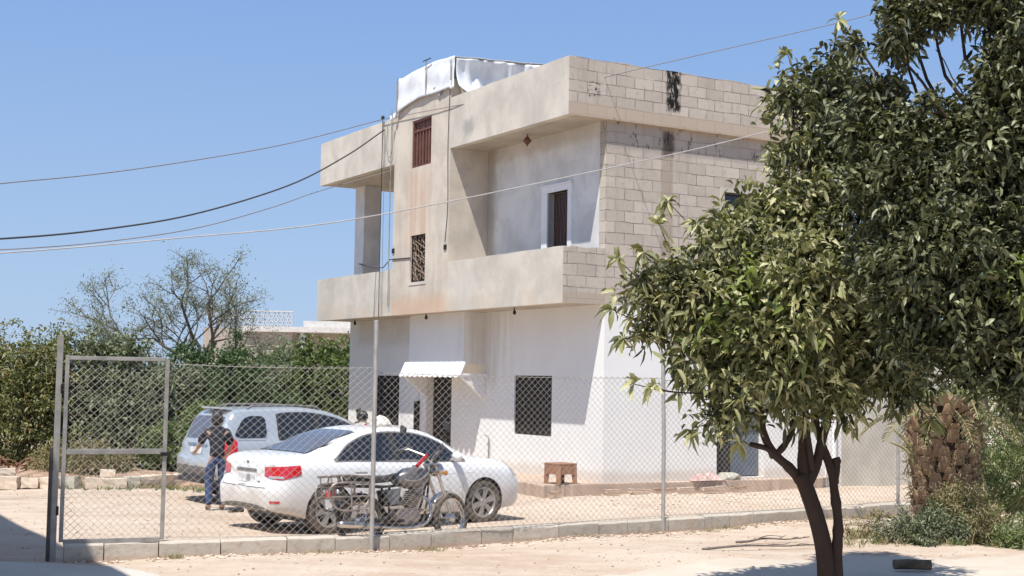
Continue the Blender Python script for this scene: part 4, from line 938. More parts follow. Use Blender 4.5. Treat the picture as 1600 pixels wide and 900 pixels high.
# hedge line on the left, each bush its own
shrub('olive_bush','yellow-green bush with brown patches at the far left behind the stones','bush',(-10.3,29,0),[(0,0,1.9,1.15),(-.9,0,2.0,.9),(.7,0,2.35,.75),(.2,-.3,1.1,.9),(-1.2,0,.9,.9),(.9,-.1,1.5,.6),(-.6,-.3,.45,.7),(.6,-.3,.5,.7),(1.2,0,.8,.6)],6400,5,.12,.042,M['leaf_bush1'],shell=.5)
shrub('broadleaf_bush','dense grey-green bush behind the wire gate','bush',(-8.3,29.2,0),[(0,0,1.6,.95),(-.5,0,2.3,.7),(.7,0,1.3,.85),(.2,-.3,1.0,.8),(.2,0,2.5,.5),(-.9,-.1,.5,.7),(-1.0,0,1.3,.7),(.9,-.2,.5,.6),(0,-.4,.4,.7),(1.2,0,1.9,.6)],5600,5,.12,.05,M['leaf_bush2'],shell=.5)
shrub('broadleaf_bush','dark green bush behind the parked silver car','bush',(-6.3,30,0),[(0,0,1.6,.95),(-.8,0,1.5,.85),(.6,0,1.9,.8),(-.3,-.3,1.0,.85),(.3,0,2.3,.45),(-.9,-.2,.5,.7),(.2,-.3,.4,.8),(1.2,0,1.0,.8)],5200,5,.11,.045,M['leaf_dark'],shell=.5)
shrub('leafy_tree','bright green leafy tree close to the left corner of the house','tree',(-5.62,36.2,0),[(0,0,1.9,1.1),(-.85,0,1.75,.95),(.85,0,2.1,1.0),(0,-.3,1.1,1.0),(1.4,0,1.3,.9),(-.3,0,2.55,.45),(1.3,0,2.75,.42),(.4,0,2.8,.4),(-1.6,0,1.4,.9)],6000,5,.13,.05,M['leaf_bush3'],shell=.5,upb=.4)
shrub('young_conifer','small dark pointed evergreen between the olive tree and the green tree','tree',(-6.3,31.6,0),[(0,0,1.4,.5),(0,0,2.0,.38),(0,0,2.6,.24),(0,0,3.0,.12)],1500,5,.1,.02,M['leaf_dark'],upb=.6)
shrub('undergrowth_bush','lighter green low bush at the stones behind the gate stile','bush',(-6.6,28.2,0),[(0,0,.7,.6),(-.5,0,.6,.5),(.35,0,1.1,.5)],1400,5,.1,.035,M['leaf_bush3'])
shrub('dry_bush','dry brown undergrowth beside the gate post','bush',(-8.3,27.3,0),[(0,0,.35,.45),(-.7,0,.3,.4),(.6,0,.3,.35)],900,5,.1,.02,M['leaf_dry'],upb=.6)
shrub('broadleaf_bush','dark tangled bush under the sparse olive tree','bush',(-7.35,31.2,0),[(0,0,1.5,.8),(-.6,0,1.7,.7),(.5,0,2.2,.5),(0,0,2.5,.35)],2600,5,.11,.04,M['leaf_dark'],shell=.5)
# sparse olive tree
ot=empty('olive_tree',(-7.6,33,0),0,'sparse grey olive tree with bare branches rising above the hedge','tree')
mb=MB(); rr=random.Random(21); tips=[]
def grow(p,d,r,Ln,lev):
    pts=[p]; q=p.copy(); dd=d.copy()
    for i in range(4):
        dd=(dd+Vector((rr.gauss(0,.17),rr.gauss(0,.17),rr.gauss(0,.08)+.05))).normalized(); q=q+dd*Ln/4; pts.append(q.copy())
    mb.tube(pts,[r*(1-.42*i/4) for i in range(5)],5 if lev<3 else 3)
    if lev>=3: tips.extend(pts[1:])
    if lev==5: return
    for _ in range(3 if lev<4 else 3):
        k_=rr.choice((2,3,4)); nd=(dd+Vector((rr.gauss(0,.65),rr.gauss(0,.65),rr.gauss(0,.4)))).normalized(); grow(pts[k_],nd,r*.56,Ln*.72,lev+1)
for d,ln_ in (((-.8,0,.75),1.7),((-.25,.1,1),1.75),((.3,0,1.1),1.9),((.6,.1,.8),1.3),((-1.1,0,.5),1.6)):
    grow(Vector((0,0,1.1)),Vector(d).normalized(),.085,ln_,1)
mb.tube([(0,0,-.1),(.03,0,.5),(0,0,1.25)],[.17,.14,.12],8)
mb.build('trunk',M['bark_grey'],ot)
T_=np.array([tuple(t) for t in tips]); sel=rng.choice(len(T_),17000); P=T_[sel]+rng.normal(size=(len(sel),3))*.09
leaves_mesh('crown',P,rng.normal(size=P.shape)+np.array([0,0,.3]),rng.uniform(.05,.11,len(P)),rng.uniform(.014,.024,len(P)),M['leaf_olive'],ot)
print('olive extents',T_.min(0),T_.max(0))
# far treeline as one mass
bl=[(x,58+3*math.sin(x),.8+.8*math.sin(x*.7)**2,1.3) for x in np.arange(-30,-14,1.2)]
P,D,L_,W_,rn,_=rosettes(bl,2200,5,.28,.13,.9,.2,.5); o=leaves_mesh('far_scrub',P,D,L_,W_,M['leaf_bush2'],None,rn); tag(o,kind='stuff')
# undergrowth & grass stuff
def tufts(name,m,areas,n,h,w_):
    P=[];D=[];Lx=[]
    for _ in range(n):
        x0,x1,y0,y1=areas[rng.integers(len(areas))]; x=rng.uniform(x0,x1);y=rng.uniform(y0,y1)
        for k_ in range(9): P.append((x+rng.normal()*.03,y+rng.normal()*.03,hgt(x,y)-.01)); D.append((rng.normal()*.5,rng.normal()*.5,1)); Lx.append(h*rng.uniform(.4,1.2))
    o=leaves_mesh(name,np.array(P),np.array(D),np.array(Lx),np.full(len(P),w_),m,None,None,.2,.2,.0); return tag(o,kind='stuff')
tufts('dry_grass',M['leaf_dry'],[(-9.4,-6.4,25.6,26.6),(-11,-8,25.4,26.6),(-9.4,-6.4,26.2,27.6),(4.3,7.6,17.9,19.6),(-9.5,-5.6,25.2,25.8)],900,.16,.012)
kt=[poly_at(kp,q) for q in (1.2,2.9,4.3,6.8,8.9,9.4,11.6,12.2,13.1)]
tufts('kerb_weeds',M['leaf_dry'],[(x-.12,x+.2,y-.2,y-.04) for x,y in kt]+[(x+.1,x+.3,y+.2,y+.3) for x,y in kt[2:5]],90,.09,.008)
tufts('weeds',M['leaf_bush3'],[(-8.6,-5.4,24.6,25.4),(4.6,6.8,18.0,18.6)],40,.12,.02)
# agave
ag=empty('agave',(-9.9,27.3,0),0,'withered reddish agave with curled leaves at the left edge','plant')
mb=MB(); rr=random.Random(5)
for i in range(26):
    a=i*2.4; Ln=rr.uniform(.6,1.0); h=Vector((math.cos(a),math.sin(a),0)); el_=rr.uniform(.5,1.3); p=Vector((rr.uniform(-.5,.5),rr.uniform(-.15,.15),.1)); pts=[];ww=[]
    for j in range(8):
        pts.append(p.copy()); p=p+(h*math.cos(el_)+Vector((0,0,math.sin(el_))))*Ln/7; el_-=rr.uniform(.2,.5)
    S=h.cross(Vector((0,0,1)))
    mb.grid([[q-S*.045*(1-j/8),q-Vector((0,0,.015)),q+S*.045*(1-j/8)] for j,q in enumerate(pts)],.006)
o=mb.build('leaves',M['leaf_agave'],ag,smooth=True); setrnd(o.data,np.repeat(rng.random(26),len(o.data.vertices)//26))
# soil bank behind the stones
P=[]
for i in range(60):
    x=-13+9*i/59; row=[]
    for j in range(12):
        y=25.25+.9*max(0,(x+7.2))*.75+j*.45; z=-.05+.2*math.sin(min(1,j/5)*PI/2)+.04*math.sin(x*3+j)+random.uniform(-.015,.015); row.append((x,y,z if j else -.05))
    P.append(row)
o=MB().grid(P).build('soil_bank',M['soil'],smooth=True); tag(o,kind='structure')
# row of stones
spos=[(-10.1, 24.78), (-9.73, 24.84), (-9.37, 24.9), (-9.0, 24.96), (-8.63, 25.02), (-8.26, 25.08), (-7.89, 25.1), (-7.52, 25.11), (-7.17, 25.22), (-6.9, 25.45), (-6.72, 25.77), (-6.53, 26.09), (-6.39, 26.43), (-6.3, 26.79), (-6.21, 27.16), (-6.12, 27.52), (-6.03, 27.88), (-5.94, 28.24), (-5.85, 28.6), (-9.1, 25.25), (-7.3, 25.35)]
ORD="first second third fourth fifth sixth seventh eighth ninth tenth eleventh twelfth thirteenth fourteenth fifteenth sixteenth seventeenth eighteenth nineteenth".split()
for i,(x,y) in enumerate(spos):
    if i in (6,9): lb='grey-green stone in the row edging the yard, '+('left one of two' if i==6 else 'right one of two')
    elif i<19: lb='pale limestone block edging the yard, '+ORD[i]+' of the row counted from the left'
    else: lb='small pale stone lying on top of the row, '+('by the agave' if i==19 else 'behind the wire gate')
    rock('kerb_stone',(x+random.uniform(-.04,.04),y+random.uniform(-.06,.06),.10 if i<19 else .27),(random.uniform(.17,.26),.15,random.uniform(.09,.15)) if i<19 else (.17,.12,.08),M['stone'] if i not in (6,9) else M['stone_grey'],200+i,1,random.uniform(-.3,.35)+(.9 if 9<i<19 else 0),lb,'stone','stones edging the yard',block=1)
# gravel
mb=MB(); rr=random.Random(12)
def pebble(x,y,s):
    z=hgt(x,y)+s*.25; c=Vector((x,y,z)); vs=[c+Vector((s*rr.uniform(.7,1.2)*a,s*rr.uniform(.7,1.2)*b,s*rr.uniform(.4,.8)*d)) for a,b,d in((1,0,0),(0,1,0),(-1,0,0),(0,-1,0),(0,0,1),(0,0,-1))]
    mb.add(vs,[(0,1,4),(1,2,4),(2,3,4),(3,0,4),(1,0,5),(2,1,5),(3,2,5),(0,3,5)])
for _ in range(420):
    s=rr.uniform(0,KL); x,y=poly_at(kp,s); off_=-abs(rr.gauss(0,.28))-.04; pebble(x+.5*-off_*.6,y+off_,rr.uniform(.006,.03))
for _ in range(2600): pebble(rr.uniform(-9,8),rr.uniform(13.5,28),rr.uniform(.004,.017))
for _ in range(160): pebble(rr.uniform(.3,5),rr.uniform(22.5,25.6),rr.uniform(.01,.04))
o=mb.build('gravel',M['stone'],recalc=False); tag(o,kind='stuff')
mb=MB()
for _ in range(700):
    s_=rr.uniform(0,KL); x,y=poly_at(kp,s_); o1=-abs(rr.gauss(0,.12))-.01; pebble(x-.5*o1*.6,y+o1,rr.uniform(.008,.03))
for _ in range(1500): pebble(rr.uniform(-9,8),rr.uniform(13.5,28),rr.uniform(.004,.02))
for _ in range(60):
    cx_,cy_=rr.uniform(-8,7),rr.uniform(14,25)
    for _ in range(14): pebble(cx_+rr.gauss(0,.25),cy_+rr.gauss(0,.25),rr.uniform(.004,.016))
o=mb.build('dirt_clods',M['dirt_clod'],recalc=False); tag(o,kind='stuff')
# short log on the path
lg=MB().tube([(-.22,0,.06),(0,.01,.065),(.2,0,.06)],[.055,.06,.058],10).build('log_piece',mat('mossy_log',(.14,.10,.06),.9,0,.5,9,.8),loc=(4.6,15.8,0)); tag(lg,'short sawn piece of log lying on the pale path','log')
MB().lathe([(.045,.201),(.001,.203)],(0,0,.06),'X',10,False).build('cut_end',M['iron_dark'],lg)
for i,(a_,b_,m_) in enumerate((((2.4,17.2),(4.1,17.75),'longer thin fallen branch lying across the dirt left of the tree trunk'),((2.96,18.05),(4.05,18.7),'thin fallen branch lying close to the kerb left of the tree trunk'))):
    mb=MB(); A_=Vector((*a_,.03)); B_=Vector((*b_,.04)); pts=branch_to(mb,A_,B_,.018,.006,6,.02,6)
    for q in range(3): branch_to(mb,pts[3+3*q],pts[3+3*q]+Vector((random.uniform(.1,.4),random.uniform(-.15,.25),.03)),.008,.003,3,.08,4)
    tag(mb.build('fallen_branch',M['bark_grey'],smooth=True),m_,'branch')
rr=random.Random(31); P=[]
for i in range(15):
    row=[]
    for j in range(11):
        a,b=i/14*2-1,j/10*2-1; e_=max(0,1-(a*a+b*b)**.5); row.append((.38*a+rr.uniform(-.02,.02),.22*b+rr.uniform(-.02,.02),.30*e_**.7*(.6+.4*math.sin(i*1.3)*math.sin(j*1.7+1))+rr.uniform(-.025,.025)*(e_>0)))
    P.append(row)
rg=MB().grid(P,.008).build('rag_heap',M['pink_rag'],smooth=False,loc=(3.6,25.75,.29)); rg.rotation_euler=(0,0,.5); tag(rg,'heap of pinkish rags on the ledge beside the side door','rags')
0 and rock('x',(3.6,25.75,.36),(.34,.2,.1),M['pink_rag'],77,1,.4,'heap of pinkish rags and rubble on the ledge beside the side door','rags')
rock('rubble_heap',(4.05,26.0,.34),(.3,.2,.08),M['stone_grey'],78,1,.2,'small heap of grey rubble beside the pink rags','rubble')

# ---------------------------------------------------------------- cars
def pchip(xs,ys):
    xs=np.array(xs,float);ys=np.array(ys,float);h=np.diff(xs);d=np.diff(ys)/h;n=len(xs);m=np.zeros(n)
    for i in range(1,n-1):
        if d[i-1]*d[i]>0: w1=2*h[i]+h[i-1];w2=h[i]+2*h[i-1];m[i]=(w1+w2)/(w1/d[i-1]+w2/d[i])
    m[0]=d[0];m[-1]=d[-1]
    def f(x):
        x=min(max(x,xs[0]),xs[-1]);i=int(min(max(np.searchsorted(xs,x)-1,0),n-2));t=(x-xs[i])/h[i]
        return ((1+2*t)*(1-t)**2)*ys[i]+t*(1-t)**2*h[i]*m[i]+t*t*(3-2*t)*ys[i+1]+t*t*(t-1)*h[i]*m[i+1]
    return f
def car_body(spec):
    ztop=pchip(*zip(*spec['top'])); wt=pchip(*zip(*spec['wtop'])); wm=pchip(*zip(*spec['w'])); bl=pchip(*zip(*spec['belt'])); zb=pchip(*zip(*spec['zb']))
    rs=pchip(*zip(*spec['rs'])); fs_=pchip(*zip(*spec['fs'])); Lc=spec['L']; xs=sorted(set(list(np.linspace(0,.4,9))+list(np.linspace(.4,Lc-.4,56))+list(np.linspace(Lc-.4,Lc,9))))
    rings=[]
    for x in xs:
        T,Wt,Wm,Bt,Zb=ztop(x),wt(x),wm(x),bl(x),zb(x); Bt=min(Bt,T-.05)
        key=[(0,Zb),(Wm*.86,Zb),(Wm*.965,Zb+.05),(Wm*.985,Zb+.16),(Wm,.52 if Bt>.7 else (Zb+Bt)/2),(Wm*.99,Bt-.14),(Wm*.965,Bt-.02),(Wm*.94*.9+Wt*.1,Bt+.02)]
        cab=T-Bt
        key+=[((Wm*.93)*(1-t)+Wt*t,Bt+.02+(cab-.07)*t+.0) for t in(.35,.7)] if cab>.15 else []
        key+=[(Wt*(1.0 if cab>.15 else 1.0),T-.045 if cab>.1 else T-.025),(Wt*.93,T-.015),(Wt*.6,T-.003),(0,T)]
        # arc-length resample
        pts=spline([(a,b,0) for a,b in key],5); d=[0]
        for a,b in zip(pts,pts[1:]): d.append(d[-1]+(b-a).length)
        N=34; half=[]
        for i in range(N):
            s=d[-1]*i/(N-1); k_=min(len(d)-2,max(0,int(np.searchsorted(d,s))-1)); t=(s-d[k_])/max(1e-9,d[k_+1]-d[k_]); q=pts[k_].lerp(pts[k_+1],t); half.append((q.x,q.y))
        ring=[]
        for (yy,zz) in half+[(-a,b) for a,b in half[-2:0:-1]]:
            fr=max(0,1-x/.7)**1.2; ff=max(0,1-(Lc-x)/.7)**1.2; pl=(yy/max(.01,Wm))**2
            X=x+rs(zz)*fr-fs_(zz)*ff + (.0)*pl
            ring.append((X,yy,zz))
        rings.append(ring)
    mb=MB(); n=len(rings[0])
    # end caps: shrink rings toward the centre with a plan bulge
    def cap(ring,sgn):
        zc=sum(p[2] for p in ring)/n; out=[]
        for k_ in (.93,.8,.62,.42,.2):
            out.append([(p[0]+sgn*spec['bulge']*(1-k_**2.4),p[1]*k_,zc+(p[2]-zc)*k_) for p in ring])
        return out
    A=list(reversed(cap(rings[0],-1)))+rings+cap(rings[-1],1)
    vs=[p for r_ in A for p in r_]; m=len(A)
    fs=[(i*n+j,i*n+(j+1)%n,(i+1)*n+(j+1)%n,(i+1)*n+j) for i in range(m-1) for j in range(n)]+[tuple(range(n)),tuple((m-1)*n+j for j in reversed(range(n)))]
    mb.add(vs,fs)
    return mb
def bvh_of(o): 
    me=o.data; return BVHTree.FromPolygons([v.co.copy() for v in me.vertices],[tuple(p.vertices) for p in me.polygons])
def patch(name,bvh,rays,off,m,parent,thick=.004,smooth=True):
    """rays[i][j]=(origin,dir) -> sheet lying on the body"""
    P=[];
    for r_ in rays:
        row=[]
        for o,d in r_:
            d=Vector(d).normalized(); h=bvh.ray_cast(Vector(o),d)
            if h[0] is None: 
                h2=bvh.find_nearest(Vector(o)); row.append(h2[0]-d*off)
            else:
                nn=h[1] if h[1].dot(d)<0 else -h[1]
                row.append(h[0]+nn*off)
        P.append(row)
    return MB().grid(P,None).build(name,m,parent,smooth=smooth,recalc=False)
def side_patch(name,bvh,sgn,x0,x1,lo,hi,m,parent,off=.004,nx=24,nz=8):
    rays=[[((x0+(x1-x0)*i/nx,sgn*2.5,lo(x0+(x1-x0)*i/nx)+(hi(x0+(x1-x0)*i/nx)-lo(x0+(x1-x0)*i/nx))*j/nz),(0,-sgn,0)) for j in range(nz+1)] for i in range(nx+1)]
    if sgn>0: rays=rays[::-1]
    return patch(name,bvh,rays,off,m,parent)
def wheel(parent,x,y,r,w_,sgn,spokes,rimr,twist=0):
    wl=empty('wheel',(x,y,r)); wl.parent=parent
    t=MB().lathe([(r,-.3*w_),(r-.004,-.45*w_),(r-.03,-.5*w_),(rimr+.01,-.46*w_),(rimr,-.4*w_),(rimr,.4*w_),(rimr+.01,.46*w_),(r-.03,.5*w_),(r-.004,.45*w_),(r,.3*w_)],(0,0,0),'Y',40).build('tyre',M['tyre'],wl,smooth=True,auto=40)
    f=sgn*w_*.40; mb=MB()
    mb.lathe([(rimr+.006,f*1.12),(rimr-.012,f*1.15),(rimr-.03,f*.8),(rimr-.035,-f*.6),(rimr-.02,-f),(rimr,-f),(rimr+.002,0)],(0,0,0),'Y',40)
    for k_ in range(spokes):
        a=2*PI*k_/spokes+twist
        def pt(rr_,da,h): return (rr_*math.cos(a+da/rr_),h,rr_*math.sin(a+da/rr_))
        for s_ in((1,) if spokes>5 else (1,)):
            q=[pt(.04,-.028,f*1.0),pt(rimr-.015,-.048,f*1.02),pt(rimr-.015,.048,f*1.02),pt(.04,.028,f*1.0)]; b=[(p[0],f*.65,p[2]) for p in q]
            mb.add(q+b,[(0,1,2,3),(7,6,5,4),(0,4,5,1),(1,5,6,2),(2,6,7,3),(3,7,4,0)])
    mb.lathe([(.001,f*1.08),(.05,f*1.06),(.062,f*.9),(.062,f*.5),(.001,f*.5)],(0,0,0),'Y',16,False)
    mb.build('rim',M['alloy'],wl,smooth=True,auto=30)
    MB().lathe([(.001,f*.2),(rimr-.036,f*.2),(rimr-.036,f*.1),(.001,f*.1)],(0,0,0),'Y',24,False).build('brake_disc',M['black_plastic'],wl)
    return wl
def cut_arches(body,wheels,ra,W):
    cb=MB()
    for x in wheels:
        for s_ in(-1,1): cb.lathe([(ra,s_*(W-.24)),(ra,s_*(W+.3))],(x,0,.325),'Y',40,False)
    c=cb.build('cutter',M['black_plastic'],body.parent); bpy.context.view_layer.update()
    body.data.materials.append(M['black_plastic'])
    md=body.modifiers.new('b','BOOLEAN'); md.object=c; md.operation='DIFFERENCE'; md.solver='EXACT'; md.use_self=True; md.material_mode='TRANSFER'
    dg=bpy.context.evaluated_depsgraph_get(); me=bpy.data.meshes.new_from_object(body.evaluated_get(dg)); body.modifiers.clear(); old=body.data; body.data=me
    me.set_sharp_from_angle(angle=R(38)); bpy.data.objects.remove(c)
def arch_trim(x,r,ra,W,bvh,parent): pass
def seam(parent,bvh,pts,sgn,name='door_seam',r=.0035,m=None):
    out=[]
    for x,z in pts:
        h=bvh.ray_cast(Vector((x,sgn*2.5,z)),Vector((0,-sgn,0)))
        if h[0] is not None: out.append(h[0])
    mb=MB(); mb.tube(spline(out,2),r,4); return mb.build(name,m or M['grey_plastic'],parent)

# sedan
HD=R(40); hv=Vector((math.cos(HD),math.sin(HD),0))
rearw=Vector((-2.43,18.50,0)); lf=Vector((-math.sin(HD),math.cos(HD),0))
SW=.8875; org=rearw-hv*.84*.975+lf*(SW-.12)*.975
sedan=empty('parked_sedan',org,HD,'white dusty four-door sedan parked behind the motorcycle, rear and right side showing','car')
sedan.scale=(.975,.975,.975)
spec=dict(L=4.40,
 top=[(0,.98),(.06,1.03),(.3,1.08),(.56,1.095),(.88,1.20),(1.2,1.32),(1.6,1.405),(1.95,1.435),(2.35,1.42),(2.65,1.36),(2.95,1.22),(3.2,1.07),(3.42,1.0),(3.9,.945),(4.2,.88),(4.35,.80),(4.4,.70)],
 wtop=[(0,.66),(.3,.72),(.62,.70),(1.0,.58),(1.5,.565),(2.2,.58),(2.6,.60),(3.0,.66),(3.3,.73),(4.0,.72),(4.4,.58)],
 w=[(0,.66),(.08,.76),(.25,.84),(.6,.875),(1.3,.8875),(3.0,.8875),(3.6,.88),(4.0,.85),(4.2,.80),(4.34,.71),(4.40,.62)],
 belt=[(0,.93),(.5,.95),(1.2,.955),(2.0,.93),(2.8,.895),(3.4,.87),(4.0,.80),(4.4,.62)],
 zb=[(0,.34),(.35,.26),(.6,.19),(3.75,.19),(4.15,.22),(4.4,.27)],
 rs=[(.2,.10),(.36,.0),(.62,-.01),(.72,.04),(.9,.07),(1.05,.06),(1.5,.06)], fs=[(.2,.05),(.45,0),(.7,.03),(1.0,.15),(1.5,.2)], bulge=.03)
body=car_body(spec).build('body',M['car_white'],sedan,smooth=True)
bv=bvh_of(body)
cut_arches(body,(.84,3.53),.365,SW)
for (x) in(.84,3.53):
    for s_ in(-1,1): wheel(sedan,x,s_*(SW-.115),.318,.21,s_,6,.218,.3 if x>2 else .1)
lo=pchip([1.0,1.2,1.9,2.7,3.2],[.985,.985,.965,.945,.935]); hi=pchip([.96,1.02,1.28,1.6,1.95,2.3,2.62,2.88,3.12,3.2],[.99,1.03,1.20,1.315,1.35,1.335,1.27,1.16,.98,.945])
for s_ in(-1,1):
    side_patch('window_surround',bv,s_,.94,3.22,lambda x:lo(x)-.018,lambda x:max(lo(x)-.01,hi(x)+.022),M['black_plastic'] if 0 else M['grey_plastic'],sedan,.003,60,6)
    side_patch('rear_quarter_window',bv,s_,1.0,1.24,lo,lambda x:max(lo(x)+.002,hi(x)),M['glass'],sedan,.007,16)
    side_patch('rear_door_window',bv,s_,1.265,1.94,lo,hi,M['glass'],sedan,.007)
    side_patch('front_door_window',bv,s_,2.02,3.12,lo,lambda x:max(lo(x)+.002,hi(x)),M['glass'],sedan,.007,30)
    side_patch('door_pillar',bv,s_,1.925,2.035,lo,hi,M['black_plastic'],sedan,.009,3); side_patch('quarter_pillar',bv,s_,1.235,1.27,lo,hi,M['black_plastic'],sedan,.009,3)
    seam(sedan,bv,[(1.22,.96),(1.14,.8),(1.14,.66),(1.24,.48),(1.30,.27)],s_); seam(sedan,bv,[(1.98,.95),(1.98,.6),(2.0,.27)],s_); seam(sedan,bv,[(3.15,.92),(3.12,.6),(3.1,.27)],s_)
    seam(sedan,bv,[(.2,.80),(1.0,.80),(2.0,.78),(3.3,.77)],s_,'crease_line',.005,M['car_white'])
    for xh in(1.33,2.18):
        h=bv.ray_cast(Vector((xh,s_*2.5,.80)),Vector((0,-s_,0)))[0]
        MB().tube([h+Vector((-.09,-s_*.005,0)),h+Vector((-.06,s_*.03,.004)),h+Vector((.06,s_*.03,.004)),h+Vector((.09,-s_*.005,0))],.014,8).obox(h,(.1,0,0),(0,.006,0),(0,0,.035)).build('door_handle',M['chrome'],sedan,smooth=True,auto=40)
    h=bv.ray_cast(Vector((2.95,s_*2.5,.95)),Vector((0,-s_,0)))[0]
    mb=MB(); c=h+Vector((.02,s_*.13,.055)); mb.lathe([(.001,-.07),(.055,-.06),(.075,-.02),(.07,.03),(.04,.06),(.001,.065)],c,'X',14,False); 
    for i in range(len(mb.v)): v=Vector(mb.v[i])-c; mb.v[i]=tuple(c+Vector((v.x*.8,v.y*1.35,v.z*.95)))
    mb.tube([h,c],.02,6); mb.build('wing_mirror',M['car_white'],sedan,smooth=True)
# rear window
def top_patch(name,bvh,x0,x1,yw0,yw1,m,parent,off,nx=14,ny=14,zo=3):
    rays=[]
    for i in range(nx+1):
        t=i/nx; x=x0+(x1-x0)*t; yw=yw0+(yw1-yw0)*t; rays.append([((x,-yw+2*yw*j/ny,zo),(0,0,-1)) for j in range(ny+1)])
    return patch(name,bvh,rays,off,m,parent)
top_patch('rear_window_seal',bv,.55,1.46,.63,.515,M['black_plastic'],sedan,.003); top_patch('rear_window',bv,.58,1.43,.605,.495,M['glass_rear'],sedan,.007)
top_patch('windscreen_seal',bv,2.46,3.30,.54,.64,M['black_plastic'],sedan,.003); top_patch('windscreen',bv,2.49,3.27,.515,.615,M['glass'],sedan,.007)
# lights wrapped round the rear corner: rays cast toward an inner vertical axis
def corner_patch(name,bvh,cx,cy,a0,a1,lo_,hi_,m,parent,off,na=16,nz=6):
    rays=[]
    for i in range(na+1):
        t=i/na; a=a0+(a1-a0)*t; z0,z1=lo_(t),hi_(t); rays.append([((cx+2*math.cos(a),cy+2*math.sin(a),z0+(z1-z0)*j/nz),(-math.cos(a),-math.sin(a),0)) for j in range(nz+1)])
    return patch(name,bvh,rays,off,m,parent)
for s_ in(-1,1):
    corner_patch('tail_light',bv,.42,s_*.42,s_*(-PI+.18) if s_>0 else PI-.18,(s_*(-PI+1.25)) if s_>0 else (PI-1.25),lambda t:.745+.03*t*0+(.10*max(0,t-.55)),lambda t:.905+.015*t,M['red_light'],sedan,.008) if False else None
    aa0=PI-(.14); aa1=PI-1.5
    if s_<0: aa0,aa1=PI+.14,PI+1.5
    q=corner_patch('tail_light',bv,.42,s_*.42,aa0,aa1,lambda t:.79-.045*math.sin(min(1,t*1.4)*PI/2)+.16*max(0,t-.55),lambda t:.91+.03*t,M['red_light'],sedan,.008)
    corner_patch('reversing_lens',bv,.42,s_*.42,PI+s_*-1*.45 if s_>0 else PI+.45,PI-s_*.95 if s_>0 else PI+.95,lambda t:.765,lambda t:.795,M['clear_lens'],q,.011,8,2)
    corner_patch('headlight',bv,3.95,s_*.40,s_*.35,s_*1.15,lambda t:.66+.04*t,lambda t:.76+.05*t,M['clear_lens'],sedan,.008)
    corner_patch('rear_reflector',bv,.42,s_*.42,PI-s_*.55,PI-s_*.85,lambda t:.44,lambda t:.47,M['red_light'],sedan,.006,6,2)
def rear_patch(name,bvh,y0,y1,z0,z1,m,parent,off,ny=10,nz=5,x=-2,d=1,shape=None):
    rays=[]
    for i in range(ny+1):
        y=y0+(y1-y0)*i/ny; a,b=(z0,z1) if not shape else shape(i/ny,z0,z1); rays.append([((x,y,a+(b-a)*j/nz),(d,0,0)) for j in range(nz+1)])
    return patch(name,bvh,rays,off,m,parent)
rear_patch('plate_recess',bv,-.27,.27,.66,.86,M['car_white'],sedan,.003); 
npl=rear_patch('number_plate',bv,-.22,.22,.69,.80,M['plate'],sedan,.012); rear_patch('plate_patch',bv,-.12,-.02,.70,.79,M['plate_dark'],npl,.015)
rear_patch('boot_grip',bv,-.27,.27,.835,.875,M['grey_plastic'],sedan,.012); 
rear_patch('badge',bv,-.03,.03,.945,.975,M['grey_plastic'],sedan,.01,4,3); rear_patch('model_badge',bv,-.40,-.33,.70,.72,M['grey_plastic'],sedan,.006,4,2)
rear_patch('rear_diffuser',bv,-.62,.62,.29,.41,M['grey_plastic'],sedan,.006,14,4,shape=lambda t,a,b:(a,b-.05*abs(2*t-1)**3))
rear_patch('boot_seam',bv,-.58,.58,.635,.643,M['grey_plastic'],sedan,.004,14,1)
MB().tube([(.02,.45,.25),(.25,.45,.25)],.028,10).build('exhaust_pipe',M['chrome_dust'],sedan)
MB().box(.5,4.0,-.68,.68,.17,.30).build('underbody',M['black_plastic'],sedan)

# SUV
HS=R(35); hs=Vector((math.cos(HS),math.sin(HS),0)); ls=Vector((-math.sin(HS),math.cos(HS),0)); SW2=.89
corner=Vector((-4.68,22.15,0)); org2=corner+ls*(SW2-.06)-hs*.04
suv=empty('parked_suv',org2,HS,'silver estate-shaped off-road car parked beyond the white sedan, partly hidden by it','car')
spec2=dict(L=4.6,
 top=[(0,.98),(.05,1.08),(.16,1.30),(.3,1.46),(.46,1.525),(.9,1.56),(1.6,1.57),(2.0,1.53),(2.35,1.43),(2.75,1.22),(3.05,1.07),(3.5,1.02),(4.2,.98),(4.45,.88),(4.6,.7)],
 wtop=[(0,.72),(.2,.70),(.5,.66),(1.8,.66),(2.4,.68),(2.9,.74),(3.4,.78),(4.6,.55)],
 w=[(0,.74),(.08,.82),(.3,.875),(.8,.89),(3.6,.89),(4.1,.85),(4.4,.78),(4.6,.6)],
 belt=[(0,.98),(.3,1.02),(1.2,1.04),(2.2,1.01),(3.4,.98),(4.2,.86),(4.6,.6)],
 zb=[(0,.42),(.4,.34),(.8,.27),(3.9,.27),(4.6,.36)],
 rs=[(.3,.06),(.5,0),(.72,.0),(.8,.06),(1.2,.09),(1.7,.1)], fs=[(.2,.05),(.5,0),(.8,.05),(1.2,.2),(1.7,.2)], bulge=.05)
b2=car_body(spec2).build('body',M['car_silver'],suv,smooth=True); bv2=bvh_of(b2); cut_arches(b2,(.88,3.55),.39,SW2)
for x in(.88,3.55):
    for s_ in(-1,1): wheel(suv,x,s_*(SW2-.125),.345,.225,s_,5,.22)
lo2=pchip([.5,1.3,3.5],[1.04,1.05,1.03]); hi2=pchip([1.1,1.3,1.6,1.95,2.3,2.6,2.85],[1.43,1.46,1.465,1.43,1.35,1.21,1.05])
